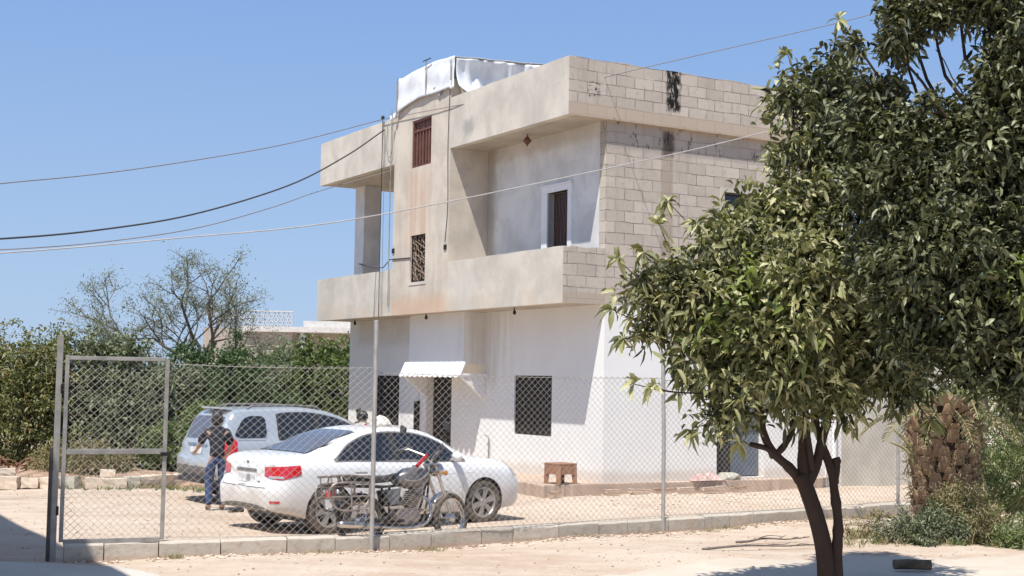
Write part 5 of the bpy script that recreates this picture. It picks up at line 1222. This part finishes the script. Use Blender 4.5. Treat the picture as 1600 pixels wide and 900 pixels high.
for s_ in(-1,1):
    qa=pchip([.36,.40,.47,.86,.90,.93],[1.11,1.08,1.065,1.065,1.08,1.22]); qb=pchip([.36,.42,.56,.7,.88,.93],[1.13,1.22,1.39,1.425,1.415,1.33])
    side_patch('quarter_window_frame',bv2,s_,.345,.955,lambda x:qa(x)-.03,lambda x:qb(x)+.03,M['car_white'] if 0 else M['car_silver'],suv,.008,24,8)
    side_patch('quarter_window',bv2,s_,.37,.92,qa,lambda x:max(qa(x)+.01,qb(x)),M['glass'],suv,.013,24,8)
    side_patch('window_surround',bv2,s_,1.12,2.90,lambda x:lo2(x)-.02,lambda x:max(lo2(x)-.01,hi2(x)+.025),M['black_plastic'],suv,.003,50,6)
    side_patch('rear_door_window',bv2,s_,1.16,1.82,lo2,hi2,M['glass'],suv,.007); side_patch('front_door_window',bv2,s_,1.90,2.80,lo2,lambda x:max(lo2(x)+.002,hi2(x)),M['glass'],suv,.007,30)
    seam(suv,bv2,[(1.2,1.02),(1.12,.8),(1.2,.5),(1.3,.35)],s_); seam(suv,bv2,[(1.86,1.0),(1.86,.35)],s_)
    MB().tube([(.65,s_*.58,1.54),(.75,s_*.58,1.59),(1.5,s_*.58,1.60),(1.9,s_*.58,1.575),(2.0,s_*.58,1.52)],.018,8).build('roof_rail',M['grey_plastic'],suv)
    corner_patch('tail_light',bv2,.5,s_*.45,PI-s_*.75,PI-s_*1.30,lambda t:.72-.05*math.sin(PI*t),lambda t:1.06+.05*math.sin(PI*t)-.05*t,M['red_light'],suv,.01)
    h=bv2.ray_cast(Vector((2.62,s_*2.5,1.03)),Vector((0,-s_,0)))[0]; mb=MB(); mb.tube([h,h+Vector((.03,s_*.12,.05))],.03,6); mb.obox(h+Vector((.05,s_*.18,.08)),(.04,0,0),(0,.09,0),(0,0,.07)); mb.build('wing_mirror',M['car_silver'],suv,bevel=.02)
top_patch('rear_screen',bv2,.11,.30,.60,.55,M['glass_rear'],suv,.008,10,12)
rear_patch('tailgate_window',bv2,-.60,.60,1.08,1.36,M['glass_rear'],suv,.012,12,8)
top_patch('windscreen',bv2,2.25,2.98,.60,.68,M['glass'],suv,.007)
MB().obox((.38,0,1.535),(.09,0,-.01),(0,.46,0),(0,0,.016)).build('rear_spoiler',M['car_silver'],suv,bevel=.01)
rear_patch('number_plate',bv2,-.24,.24,.80,.90,M['plate'],suv,.01); rear_patch('plate_garnish',bv2,-.4,.4,.92,.96,M['chrome'],suv,.012,8,2)
rear_patch('bumper_trim',bv2,-.78,.78,.44,.60,M['grey_plastic'],suv,.01,14,4)
MB().box(.45,4.2,-.74,.74,.24,.42).build('underbody',M['black_plastic'],suv)
MB().box(-.07,.3,-.5,.5,.34,.42).build('tow_step',M['black_plastic'],suv)

# ---------------------------------------------------------------- motorcycle
def make_motorcycle(loc,rz,label,scale=1):
    mc=empty('motorcycle',loc,rz,label,'motorcycle')
    def whl(x,r,steer=0,w_=.045):
        wl=empty('wheel',(x,0,r),steer); wl.parent=mc
        t=MB(); n=36
        t.lathe([(r,-.012),(r-.012,-w_*.8),(r-.035,-w_),(r-.06,-w_*.75),(r-.06,w_*.75),(r-.035,w_),(r-.012,w_*.8),(r,.012)],(0,0,0),'Y',n).build('tyre',M['tyre'],wl,smooth=True,auto=40)
        ri=MB().lathe([(r-.055,-.028),(r-.075,-.022),(r-.078,0),(r-.075,.022),(r-.055,.028)],(0,0,0),'Y',n).lathe([(.001,-.05),(.03,-.05),(.05,-.035),(.05,.035),(.03,.05),(.001,.05)],(0,0,0),'Y',14,False)
        ri.build('rim',M['chrome'],wl,smooth=True,auto=40)
        sp=MB()
        for k_ in range(28):
            a=2*PI*k_/28; b=a+(.35 if k_%2 else -.35); s_=1 if k_%4<2 else -1
            sp.tube([(.045*math.cos(b),.035*s_,.045*math.sin(b)),((r-.075)*math.cos(a),0,(r-.075)*math.sin(a))],.0028,3)
        sp.build('spokes',M['chrome'],wl)
        return wl
    whl(0,.30,0,.052); whl(1.24,.30,.32,.042)
    S=Matrix.Rotation(.32,4,'Z'); piv=Vector((1.0,0,0))
    def st(p): return piv+(S.to_3x3()@(Vector(p)-piv))
    def tb_(name,items,m,**k):
        mb=MB()
        for pts,r in items: mb.tube(pts,r,8)
        return mb.build(name,m,mc,smooth=True,auto=50)
    fk=[]
    for s_ in(-1,1): fk.append(([st((1.24,s_*.08,.30)),st((1.18,s_*.08,.46)),st((.98,s_*.08,.93))],.021))
    fk.append(([st((1.0,-.1,.86)),st((1.0,.1,.86))],.025)); fk.append(([st((.97,-.1,.95)),st((.97,.1,.95))],.02))
    tb_('front_fork',fk,M['chrome'])
    mb=MB(); P=[]
    for i in range(15):
        a=R(20)+R(125)*i/14; P.append([st((1.24+.335*math.cos(a)*1.0,s_*.06*1.0,.30+.335*math.sin(a)-(abs(s_)*.02))) for s_ in(-1,-.5,0,.5,1)])
    mb.grid(P,.003).build('front_mudguard',M['chrome'],mc,smooth=True)
    mb=MB(); P=[]
    for i in range(17):
        a=R(10)+R(150)*i/16; P.append([(.345*math.cos(a),s_*.075,.30+.345*math.sin(a)-abs(s_)*.025) for s_ in(-1,-.5,0,.5,1)])
    mb.grid(P,.003).build('rear_mudguard',M['mc_black'],mc,smooth=True)
    mb=MB(); c=st((1.07,0,.88)); mb.lathe([(.001,-.05),(.07,-.04),(.088,.02),(.09,.05),(.08,.06),(.001,.068)],(0,0,0),'X',18,False)
    mb.v=[tuple(c+S.to_3x3()@Vector(v)) for v in mb.v]; mb.build('headlight',M['chrome'],mc,smooth=True,auto=40)
    for s_ in(-1,1): MB().lathe([(.001,-.02),(.028,-.015),(.032,.01),(.001,.03)],st((1.06,s_*.17,.84)),'X',10,False).tube([st((1.06,s_*.09,.84)),st((1.06,s_*.17,.84))],.008,5).build('indicator',mat('amber_lens',(.6,.22,.03),.3),mc,smooth=True)
    for s_ in(-1,1): MB().lathe([(.001,-.035),(.042,-.03),(.045,.02),(.001,.03)],st((1.0,s_*.06,1.01)),'X',12,False).build('gauge',M['mc_black'],mc,smooth=True,auto=40)
    hb=[([st((.98,-.0,.98)),st((.97,-.1,1.07)),st((.90,-.28,1.15)),st((.78,-.36,1.12))],.012),([st((.98,.0,.98)),st((.97,.1,1.07)),st((.90,.28,1.15)),st((.78,.36,1.12))],.012)]
    h=tb_('handlebar',hb,M['chrome'])
    for s_ in(-1,1): MB().tube([st((.86,s_*.31,1.14)),st((.75,s_*.37,1.115))],.018,8).build('grip',M['mc_black'],mc)
    for s_ in(-1,1): MB().tube([st((.91,s_*.25,1.14)),st((.93,s_*.30,1.18)),st((.86,s_*.40,1.15))],.005,5).build('brake_lever',M['chrome'],mc)
    for s_ in(-1,1):
        mb=MB(); a=st((.93,s_*.22,1.13)); b=st((.90,s_*.33,1.36)); mb.tube(spline([a,a.lerp(b,.5)+Vector((0,s_*.03,0)),b],4),.006,6)
        mb.obox(b+Vector((0,s_*.03,.03)),(.012,0,.004),(0,.06,.02),(0,-.01,.04)); mb.build('mirror',M['mc_black'],mc,bevel=.004)
    # tank
    mb=MB(); P=[]
    prof=[(.46,.055,.74,.80),(.52,.085,.70,.865),(.62,.12,.67,.915),(.74,.14,.665,.93),(.84,.13,.68,.92),(.92,.09,.72,.88),(.95,.04,.76,.84)]
    for x,w_,z0,z1 in prof:
        zc=(z0+z1)/2; hh_=(z1-z0)/2; P.append([(x,w_*math.copysign(abs(math.cos(t))**.75,math.cos(t)),zc+hh_*math.copysign(abs(math.sin(t))**.85,math.sin(t))) for t in np.linspace(0,2*PI,19)])
    mb.grid(P); mb.f.append(tuple(range(18))); mb.mi.append(0); k_=len(P)-1; mb.f.append(tuple(k_*19+j for j in range(18))); mb.mi.append(0)
    tk=mb.build('fuel_tank',M['mc_tank'],mc,smooth=True); MB().lathe([(.03,0),(.03,.015),(.001,.02)],(.76,0,.93),'Z',12,False).build('filler_cap',M['chrome'],tk)
    for s_ in(-1,1):
        MB().tube(spline([(.55,s_*.115,.78),(.68,s_*.142,.76),(.8,s_*.143,.80),(.88,s_*.125,.85)],4),.010,6).build('tank_stripe',M['chrome'],tk)
    MB().tube([(.70,-.17,.93),(.87,-.12,1.06)],.024,8).build('red_tube',M['red_paint'],mc)
    # seat
    mb=MB(); P=[]
    for x,w_,z in((-.22,.10,.80),(-.15,.125,.825),(.0,.13,.82),(.2,.135,.795),(.35,.12,.80),(.47,.085,.83)):
        P.append([(x,w_*a,z+b) for a,b in((-1,-.045),(-1.0,-.01),(-.8,.02),(0,.03),(.8,.02),(1.0,-.01),(1,-.045),(0,-.05),(-1,-.045))])
    mb.grid(P); mb.f.append(tuple(range(8))); mb.mi.append(0); mb.f.append(tuple(5*9+j for j in range(8))); mb.mi.append(0); mb.build('seat',M['mc_seat'],mc,smooth=True,auto=50)
    MB().obox((-.0,0,.845),(.13,0,0),(0,.12,0),(0,0,.012)).build('seat_cover',M['sack'],mc,bevel=.008)
    # frame
    fr2=[]
    for s_ in(-1,1):
        fr2.append(([(.95,s_*.02,.84),(.6,s_*.05,.72),(.36,s_*.09,.70),(-.05,s_*.10,.72),(-.25,s_*.10,.74)],.014))
        fr2.append(([(.95,s_*.02,.80),(.88,s_*.06,.5),(.80,s_*.1,.26),(.62,s_*.12,.22),(.36,s_*.11,.26),(.34,s_*.10,.45),(.36,s_*.09,.70)],.014))
        fr2.append(([(.36,s_*.11,.32),(.0,s_*.09,.30)],.018))
    tb_('frame',fr2,M['mc_black'])
    for s_ in(-1,1):
        mb=MB(); a=Vector((.02,s_*.11,.32)); b=Vector((.10,s_*.12,.66)); mb.tube([a,b],.011,6); pts=[]
        for i in range(60): t=i/59; aa=t*2*PI*8; q=a.lerp(b,.25+.65*t); pts.append(q+Vector((.024*math.cos(aa),.024*math.sin(aa),0)))
        mb.tube(pts,.0045,4); mb.build('shock_absorber',M['chrome'],mc)
    # engine
    mb=MB(); mb.obox((.60,0,.34),(.14,0,0),(0,.095,0),(0,0,.10)); mb.lathe([(.001,-.14),(.09,-.135),(.10,-.11),(.10,.11),(.09,.135),(.001,.14)],(.52,0,.34),'Y',18,False); mb.lathe([(.001,-.13),(.075,-.12),(.08,.12),(.001,.13)],(.68,0,.34),'Y',18,False)
    for i in range(8): mb.obox(Vector((.66+.012*i,0,.46+.022*i)),(.085,0,-.03),(0,.085,0),(.0015,0,.006))
    mb.obox((.70,0,.52),(.05,0,-.01),(0,.06,0),(.02,0,.09)); mb.obox((.765,0,.645),(.06,0,-.02),(0,.07,0),(.01,0,.025)); mb.build('engine',M['chrome_dust'],mc,bevel=.006)
    MB().lathe([(.001,-.05),(.06,-.04),(.06,.04),(.001,.05)],(.50,-.0,.54),'Y',14,False).obox((.42,0,.55),(.06,0,0),(0,.11,0),(0,0,.08)).build('air_filter_box',M['mc_black'],mc,bevel=.01)
    for s_ in(-1,1): MB().prism([(.30,s_*.118,.66),(.50,s_*.118,.68),(.46,s_*.118,.50),(.34,s_*.118,.48)],(0,0,0),(0,s_*.012,0)).build('side_panel',M['mc_tank'],mc,bevel=.005)
    MB().tube(spline([(.80,-.03,.60),(.90,-.10,.50),(.86,-.14,.30),(.66,-.16,.22),(.4,-.16,.22),(.2,-.165,.24)],4),.02,8).tube([(.2,-.165,.24),(.12,-.165,.25),(-.30,-.17,.29),(-.36,-.17,.295)],[.022,.042,.045,.03],12).build('exhaust',M['chrome'],mc,smooth=True)
    MB().tube([(.44,-.16,.30),(.44,.16,.30)],.012,6).tube([(.44,-.26,.30),(.44,-.16,.30)],.02,8).tube([(.44,.26,.30),(.44,.16,.30)],.02,8).build('footpeg',M['mc_black'],mc)
    MB().box(.02,.5,.10,.13,.36,.40).box(.02,.5,.10,.13,.22,.25).build('chain_guard',M['mc_black'],mc,bevel=.004)
    MB().tube([(.4,.12,.24),(.34,.26,.0)],.011,6).tube([(.34,.25,.008),(.30,.29,.008)],.012,5).build('kick_stand',M['mc_black'],mc)
    for s_ in(-1,1): MB().tube([(.80,s_*.05,.42),(.82,s_*.20,.40),(.76,s_*.26,.42),(.72,s_*.20,.40),(.74,s_*.05,.38)],.011,6).build('crash_bar',M['chrome'],mc)
    # rear rack
    rk=[]
    for s_ in(-1,1):
        rk.append((spline([(.12,s_*.14,.80),(-.15,s_*.15,.84),(-.42,s_*.14,.84),(-.46,s_*.10,.84)],4),.014)); rk.append((spline([(.05,s_*.19,.74),(-.2,s_*.21,.76),(-.42,s_*.20,.74),(-.46,s_*.17,.6),(-.36,s_*.20,.46),(-.1,s_*.21,.45),(.03,s_*.19,.55),(.05,s_*.19,.74)],4),.013)); rk.append(([(-.2,s_*.21,.76),(-.2,s_*.21,.45)],.011)); rk.append(([(-.45,s_*.19,.60),(.04,s_*.2,.60)],.011)); rk.append(([(-.3,s_*.15,.84),(-.3,s_*.2,.75)],.011)); rk.append(([(-.2,s_*.15,.84),(-.12,s_*.13,.66),(-.02,s_*.12,.52)],.009)); rk.append(([(-.42,s_*.14,.84),(-.40,s_*.14,.62),(-.2,s_*.13,.52),(.0,s_*.12,.50)],.009)); rk.append(([(-.40,s_*.14,.72),(-.12,s_*.14,.72)],.007))
    for x in(-.46,-.36,-.26,-.16): rk.append(([(x,-.14,.84),(x,.14,.84)],.008))
    for y in(-.06,.06): rk.append(([(-.46,y,.842),(-.14,y,.842)],.007))
    tb_('rear_rack',rk,M['chrome_dust'])
    MB().obox((-.37,0,.64),(.03,0,0),(0,.07,0),(0,0,.04)).build('tail_light',M['red_light'],mc,bevel=.01); MB().obox((-.39,0,.53),(.004,0,0),(0,.08,0),(0,0,.05)).build('number_plate',M['plate'],mc)
    for s_ in(-1,1): MB().lathe([(.001,-.02),(.026,-.015),(.03,.01),(.001,.03)],(-.36,s_*.17,.66),'X',10,False).tube([(-.34,0,.66),(-.36,s_*.17,.66)],.007,5).build('indicator',M['clear_lens'],mc,smooth=True)
    mb=MB(); 
    for k_ in range(5): mb.tube(spline([st((1.0,.02*k_-.04,.95)),Vector((.93,.05*k_-.1,.82)),Vector((.85,.03*k_-.06,.66)),Vector((.7,.05,.55))],4),.005,4)
    mb.build('control_cables',M['mc_black'],mc)
    mc.rotation_euler=(0,0,rz)
    for ax in(0,): mc.rotation_euler=(R(-6)*math.cos(0),0,rz)
    return mc
MH=R(34)
mcy=make_motorcycle((-1.80,16.98,0),MH,'dusty chrome and black motorcycle leaning between the kerb and the white sedan')
mcy.scale=(1.05,1.05,1.05); mcy.location=(-1.80,16.95,0)
# second bike by the wall behind the sedan: mostly hidden
mc2=bpy.data.objects.new('motorcycle',None); COL.objects.link(mc2); p=HW(-.75,9.0,0); mc2.location=(p.x,p.y,.0); mc2.rotation_euler=(R(5),0,YAW-PI/2+.1)
tag(mc2,'half-hidden motorcycle standing under the left ground-floor window','motorcycle')
def cp(src,par):
    for ch in list(src.children):
        c=ch.copy(); COL.objects.link(c); c.parent=par; cp(ch,c)
cp(mcy,mc2)
# black round helmet-like bundle and white sack on it
p=HW(-.8,8.5,.86)
hm=MB().lathe([(.001,-.13),(.09,-.115),(.135,-.03),(.13,.05),(.09,.12),(.001,.145)],(0,0,0),'Z',18,False).build('helmet',M['mc_black'],smooth=True,loc=p); tag(hm,'black rounded helmet resting on the half-hidden motorcycle by the wall','helmet')
MB().obox((.0,-.11,.02),(.09,0,0),(0,.02,0),(0,0,.035)).build('visor',M['glass'],hm,bevel=.01)
p=HW(-.8,7.55,.72)
sk=rock('sack',p,(.24,.18,.2),M['sack'],61,1,0,'white sack piled on the half-hidden motorcycle behind the sedan roof','sack')

# ---------------------------------------------------------------- person
def skin_mesh(name,verts,edges,radii,m,parent,root=0,sub=2):
    me=bpy.data.meshes.new(name); me.from_pydata([tuple(v) for v in verts],edges,[]); o=bpy.data.objects.new(name,me); COL.objects.link(o)
    md=o.modifiers.new('s','SKIN'); md.use_smooth_shade=True; md.branch_smoothing=.6
    for i,sv in enumerate(me.skin_vertices[0].data):
        r_=radii[i]; sv.radius=(r_,r_) if not hasattr(r_,'__len__') else r_; sv.use_root=(i==root)
    sb=o.modifiers.new('u','SUBSURF'); sb.levels=sub; sb.render_levels=sub
    dg=bpy.context.evaluated_depsgraph_get(); me2=bpy.data.meshes.new_from_object(o.evaluated_get(dg)); o.modifiers.clear(); o.data=me2; me2.materials.clear(); me2.materials.append(m)
    me2.polygons.foreach_set('use_smooth',[True]*len(me2.polygons)); me2.name=name
    if parent: o.parent=parent
    return o
per=empty('person',(-4.50,21.35,0),R(108),'person in dark top and blue jeans standing at the rear of the silver car','person')
# local: x forward (facing the car), y left, z up ; slight forward lean
J=dict(pel=(0,0,.90),wst=(.01,0,1.0),abd=(.02,0,1.05),ch=(.07,0,1.25),nk=(.12,0,1.42),hd0=(.15,0,1.50),hd1=(.17,0,1.60),
 hl=(0,.10,.87),kl=(.03,.12,.48),al=(-.03,.12,.09),tl=(.10,.13,.045),hr=(0,-.10,.87),kr=(.05,-.11,.48),ar=(.04,-.11,.09),tr=(.17,-.12,.045),
 sl=(.09,.18,1.36),el=(.15,.28,1.13),wl=(.32,.32,1.01),ml=(.39,.33,.98),sr=(.08,-.18,1.36),er=(.14,-.24,1.10),wr=(.28,-.20,.95),mr=(.35,-.18,.93))
names=list(J); idx={k_:i for i,k_ in enumerate(names)}
Ed=[('pel','wst'),('wst','abd'),('abd','ch'),('ch','nk'),('nk','hd0'),('hd0','hd1'),('pel','hl'),('hl','kl'),('kl','al'),('al','tl'),('pel','hr'),('hr','kr'),('kr','ar'),('ar','tr'),('ch','sl'),('sl','el'),('el','wl'),('wl','ml'),('ch','sr'),('sr','er'),('er','wr'),('wr','mr')]
Rd=dict(pel=.125,wst=.105,abd=.118,ch=.135,nk=.055,hd0=(.075,.085),hd1=(.075,.09),hl=.09,kl=.058,al=.04,tl=.035,hr=.09,kr=.058,ar=.04,tr=.035,sl=.054,el=.042,wl=.028,ml=.032,sr=.054,er=.042,wr=.028,mr=.032)
V_=[J[k_] for k_ in names]; E2=[(idx[a],idx[b]) for a,b in Ed]; RR=[Rd[k_]*(.8 if k_ in('pel','wst','abd','ch','sl','sr','hl','hr') else 1) if not hasattr(Rd[k_],'__len__') else Rd[k_] for k_ in names]
# fingers
for hand,wr_ in(('ml','wl'),('mr','wr')):
    h0=Vector(J[hand]); d=(h0-Vector(J[wr_])).normalized(); sd2=d.cross(Vector((0,0,1))).normalized()
    for k_ in range(4):
        b=h0+sd2*(-.027+.018*k_)+d*.015; ln_=[.06,.075,.07,.052][k_]; i0=len(V_); V_+= [tuple(b),tuple(b+d*ln_*.55+Vector((0,0,-.008))),tuple(b+d*ln_+Vector((0,0,-.025)))]; RR+=[.009,.0085,.007]; E2+=[(idx[hand],i0),(i0,i0+1),(i0+1,i0+2)]
    b=h0-d*.03+sd2*-.03; i0=len(V_); V_+=[tuple(b+sd2*-.012),tuple(b+sd2*-.035+d*.03)]; RR+=[.010,.008]; E2+=[(idx[wr_],i0),(i0,i0+1)]
bd=skin_mesh('body',V_,E2,RR,M['skin'],per)
def sub(name,keys,edges,grow_,m,root,extra=None):
    ks=keys; ii={k_:i for i,k_ in enumerate(ks)}; rad=[]
    for k_ in ks:
        r_=Rd[k_]; rad.append(tuple(x+grow_ for x in r_) if hasattr(r_,'__len__') else r_+grow_)
    return skin_mesh(name,[J[k_] for k_ in ks],[(ii[a],ii[b]) for a,b in edges],rad,m,per,ii[root])
sub('dark_top',['pel','wst','abd','ch','nk','sl','el','sr','er'],[('pel','wst'),('wst','abd'),('abd','ch'),('ch','nk'),('ch','sl'),('sl','el'),('ch','sr'),('sr','er')],.03,M['shirt'],'ch')
per.scale=(.9,.9,.9)
sub('jeans',['pel','wst','hl','kl','al','hr','kr','ar'],[('pel','wst'),('pel','hl'),('hl','kl'),('kl','al'),('pel','hr'),('hr','kr'),('kr','ar')],.02,M['jeans'],'pel')
sub('shoes',['al','tl'],[('al','tl')],.014,M['shoe'],'al'); sub('shoes',['ar','tr'],[('ar','tr')],.014,M['shoe'],'ar')
mb=MB(); c=Vector((.145,0,1.585)); bm_=bmesh.new(); bmesh.ops.create_icosphere(bm_,subdivisions=3,radius=1)
hb_=bpy.data.meshes.new('hair')
for v in bm_.verts:
    v.co=c+Vector((v.co.x*.115-.01,v.co.y*.10,v.co.z*.125+(-.03 if v.co.x<.2 and v.co.z<0 else 0)))
bmesh.ops.delete(bm_,geom=[v for v in bm_.verts if v.co.x>c.x+.055 and v.co.z<c.z+.05],context='VERTS'); bm_.to_mesh(hb_); bm_.free(); hb_.materials.append(M['hair'])
ho=bpy.data.objects.new('hair',hb_); COL.objects.link(ho); ho.parent=per
mb=MB(); fx=c.x+.098
mb.obox((fx,0,1.565),(.018,0,0),(0,.011,0),(0,0,.018)); mb.build('nose',M['skin'],per,bevel=.006)
for s_ in(-1,1): MB().lathe([(.001,-.006),(.011,-.003),(.011,.003),(.001,.006)],(fx-.012,s_*.032,1.59),'X',8,False).build('eye',M['mc_black'],per); MB().obox((c.x+.0,s_*.088,1.575),(.015,0,0),(0,.006,0),(0,0,.025)).build('ear',M['skin'],per,bevel=.005)
MB().obox((fx-.012,0,1.525),(.006,0,0),(0,.025,0),(0,0,.004)).build('mouth',M['pink_rag'],per)

# ---------------------------------------------------------------- far houses
fh=empty('flat_roofed_house',(-10.9,70,0),0,'distant flat-roofed beige house seen over the hedge','house')
def fx_(n,x0,x1,y0,y1,z0,z1,m): return MB().box(x0,x1,y0,y1,z0,z1).build(n,m,fh)
fx_('wall',-2.6,-.2,0,4,0,4.35,M['far_wall']); fx_('wall',.25,3.6,1.6,5,0,4.35,M['far_wall']); fx_('roof_slab',-2.8,3.8,-.3,5.2,4.352,4.62,M['far_white']); fx_('roof_parapet',.3,3.5,.2,4.8,4.625,4.95,M['far_white'])
fx_('column',.2,.42,-.1,.12,0,4.35,M['far_white']); fx_('window',-1.9,-1.7,-.02,.1,2.9,3.4,M['dark_in']); fx_('window',1.2,2.1,1.55,1.65,2.6,3.6,M['dark_in'])
an2=MB(); an2.tube([(1.5,.5,4.9),(1.5,.5,5.75)],.025,5); an2.tube([(1.0,.5,5.7),(2.0,.5,5.62)],.02,5)
for k_ in range(5): an2.tube([(1.05+.2*k_,.3,5.7-.016*k_),(1.05+.2*k_,.7,5.7-.016*k_)],.012,4)
an2.build('aerial',M['iron_dark'],fh)
br=empty('ruined_house',(-13.6,72,0),0,'distant beige house with a pierced breeze-block parapet left of the beige one','house')
MB().box(-2.5,2.2,0,4,0,4.6).build('wall',M['far_wall'],br)
mb=MB()
for i in range(9):
    for j in range(5):
        mb.lathe([(.095,-.02),(.13,-.02),(.13,.2),(.095,.2)],(-2.2+i*.5+.25*(j%2),.02,4.72+j*.17),'Y',8)
mb.box(-2.4,2.2,-.04,.24,5.47,5.52); mb.build('pierced_parapet',M['far_white'],br)
MB().box(1.0,1.5,-.03,.1,2.8,3.7).build('window',M['dark_in'],br)
# neighbouring building behind the camera on the left: casts the shadow on the yard corner
nb=empty('neighbour_house',(-5.45,10.4,0),math.atan2(.861,-.508),'tall rendered house just outside the view on the left','house')
MB().box(.0,7.5,0,6,0,7.6).build('wall',M['beige_wall'],nb); MB().box(-.05,7.55,-.05,6.05,7.602,8.0).build('roof_parapet',M['conc_par'],nb)
for k_ in range(3): f=MB().box(1+2.2*k_,2.1+2.2*k_,-.03,.02,3.8,5.2).build('window',M['iron_dark'],nb)

# ---------------------------------------------------------------- overhead cables
def cable(name,pts,r,label,m,group='overhead cables'):
    o=MB().tube(spline(pts,8),r,5).build(name,m,smooth=True); return tag(o,label,'cable',group)
a=HW(-.95,7.47,7.5); b=HW(-.95,7.34,7.25)
cable('power_cable',[(-12.5,18.5,4.2),(-9.35,21,4.76),(-8.26,22,5.1),(-7.33,24,5.57),(-6.13,26,6.15),(-4.64,28,6.85),a],.010,'highest cable from the left edge, rising to the top of the left roof parapet',M['cable_grey'])
cable('power_cable',[(-12.5,18.5,3.95),(-9.31,21,4.04),(-8.22,22,4.21),(-7.3,24,4.58),(-6.09,26,5.12),(-4.62,28,5.98),(-3.64,29.5,6.85),b],.017,'thick dark sagging cable running up across the left roof parapet',M['cable'])
cable('power_cable',[(-12.5,18.5,3.75),(-9.31,21,3.89),(-8.03,21.5,3.99),(-6.83,22.5,4.22),(-5.62,24,4.63),(-4.64,26,5.26),(-4.1,29,6.02),HW(-.9,6.95,6.3)],.009,'thin grey cable passing under the left roof overhang to the tower',M['cable_grey'])
cable('power_cable',[(-10,14,3.1),(-6.65,15,3.35),(-5.71,15.3,3.4),(-3.89,16,3.67),(-1.96,17,4.04),(1.19,18.5,4.94),(3.72,20,5.78),(7.19,22,7.09),(10,24,8.3)],.008,'pale cable crossing in front of the whole house face at upper-floor height',mat('pale_cable',(.42,.40,.38),.6))
cable('power_cable',[a,(-.82,27,7.56),(1.0,25,7.5),(2.37,23.5,7.54),(4.99,21,7.68),(5.74,20.5,7.81),(6.55,20,7.97)],.008,'thin cable passing over the roof corner towards the upper right trees',M['cable_grey'])
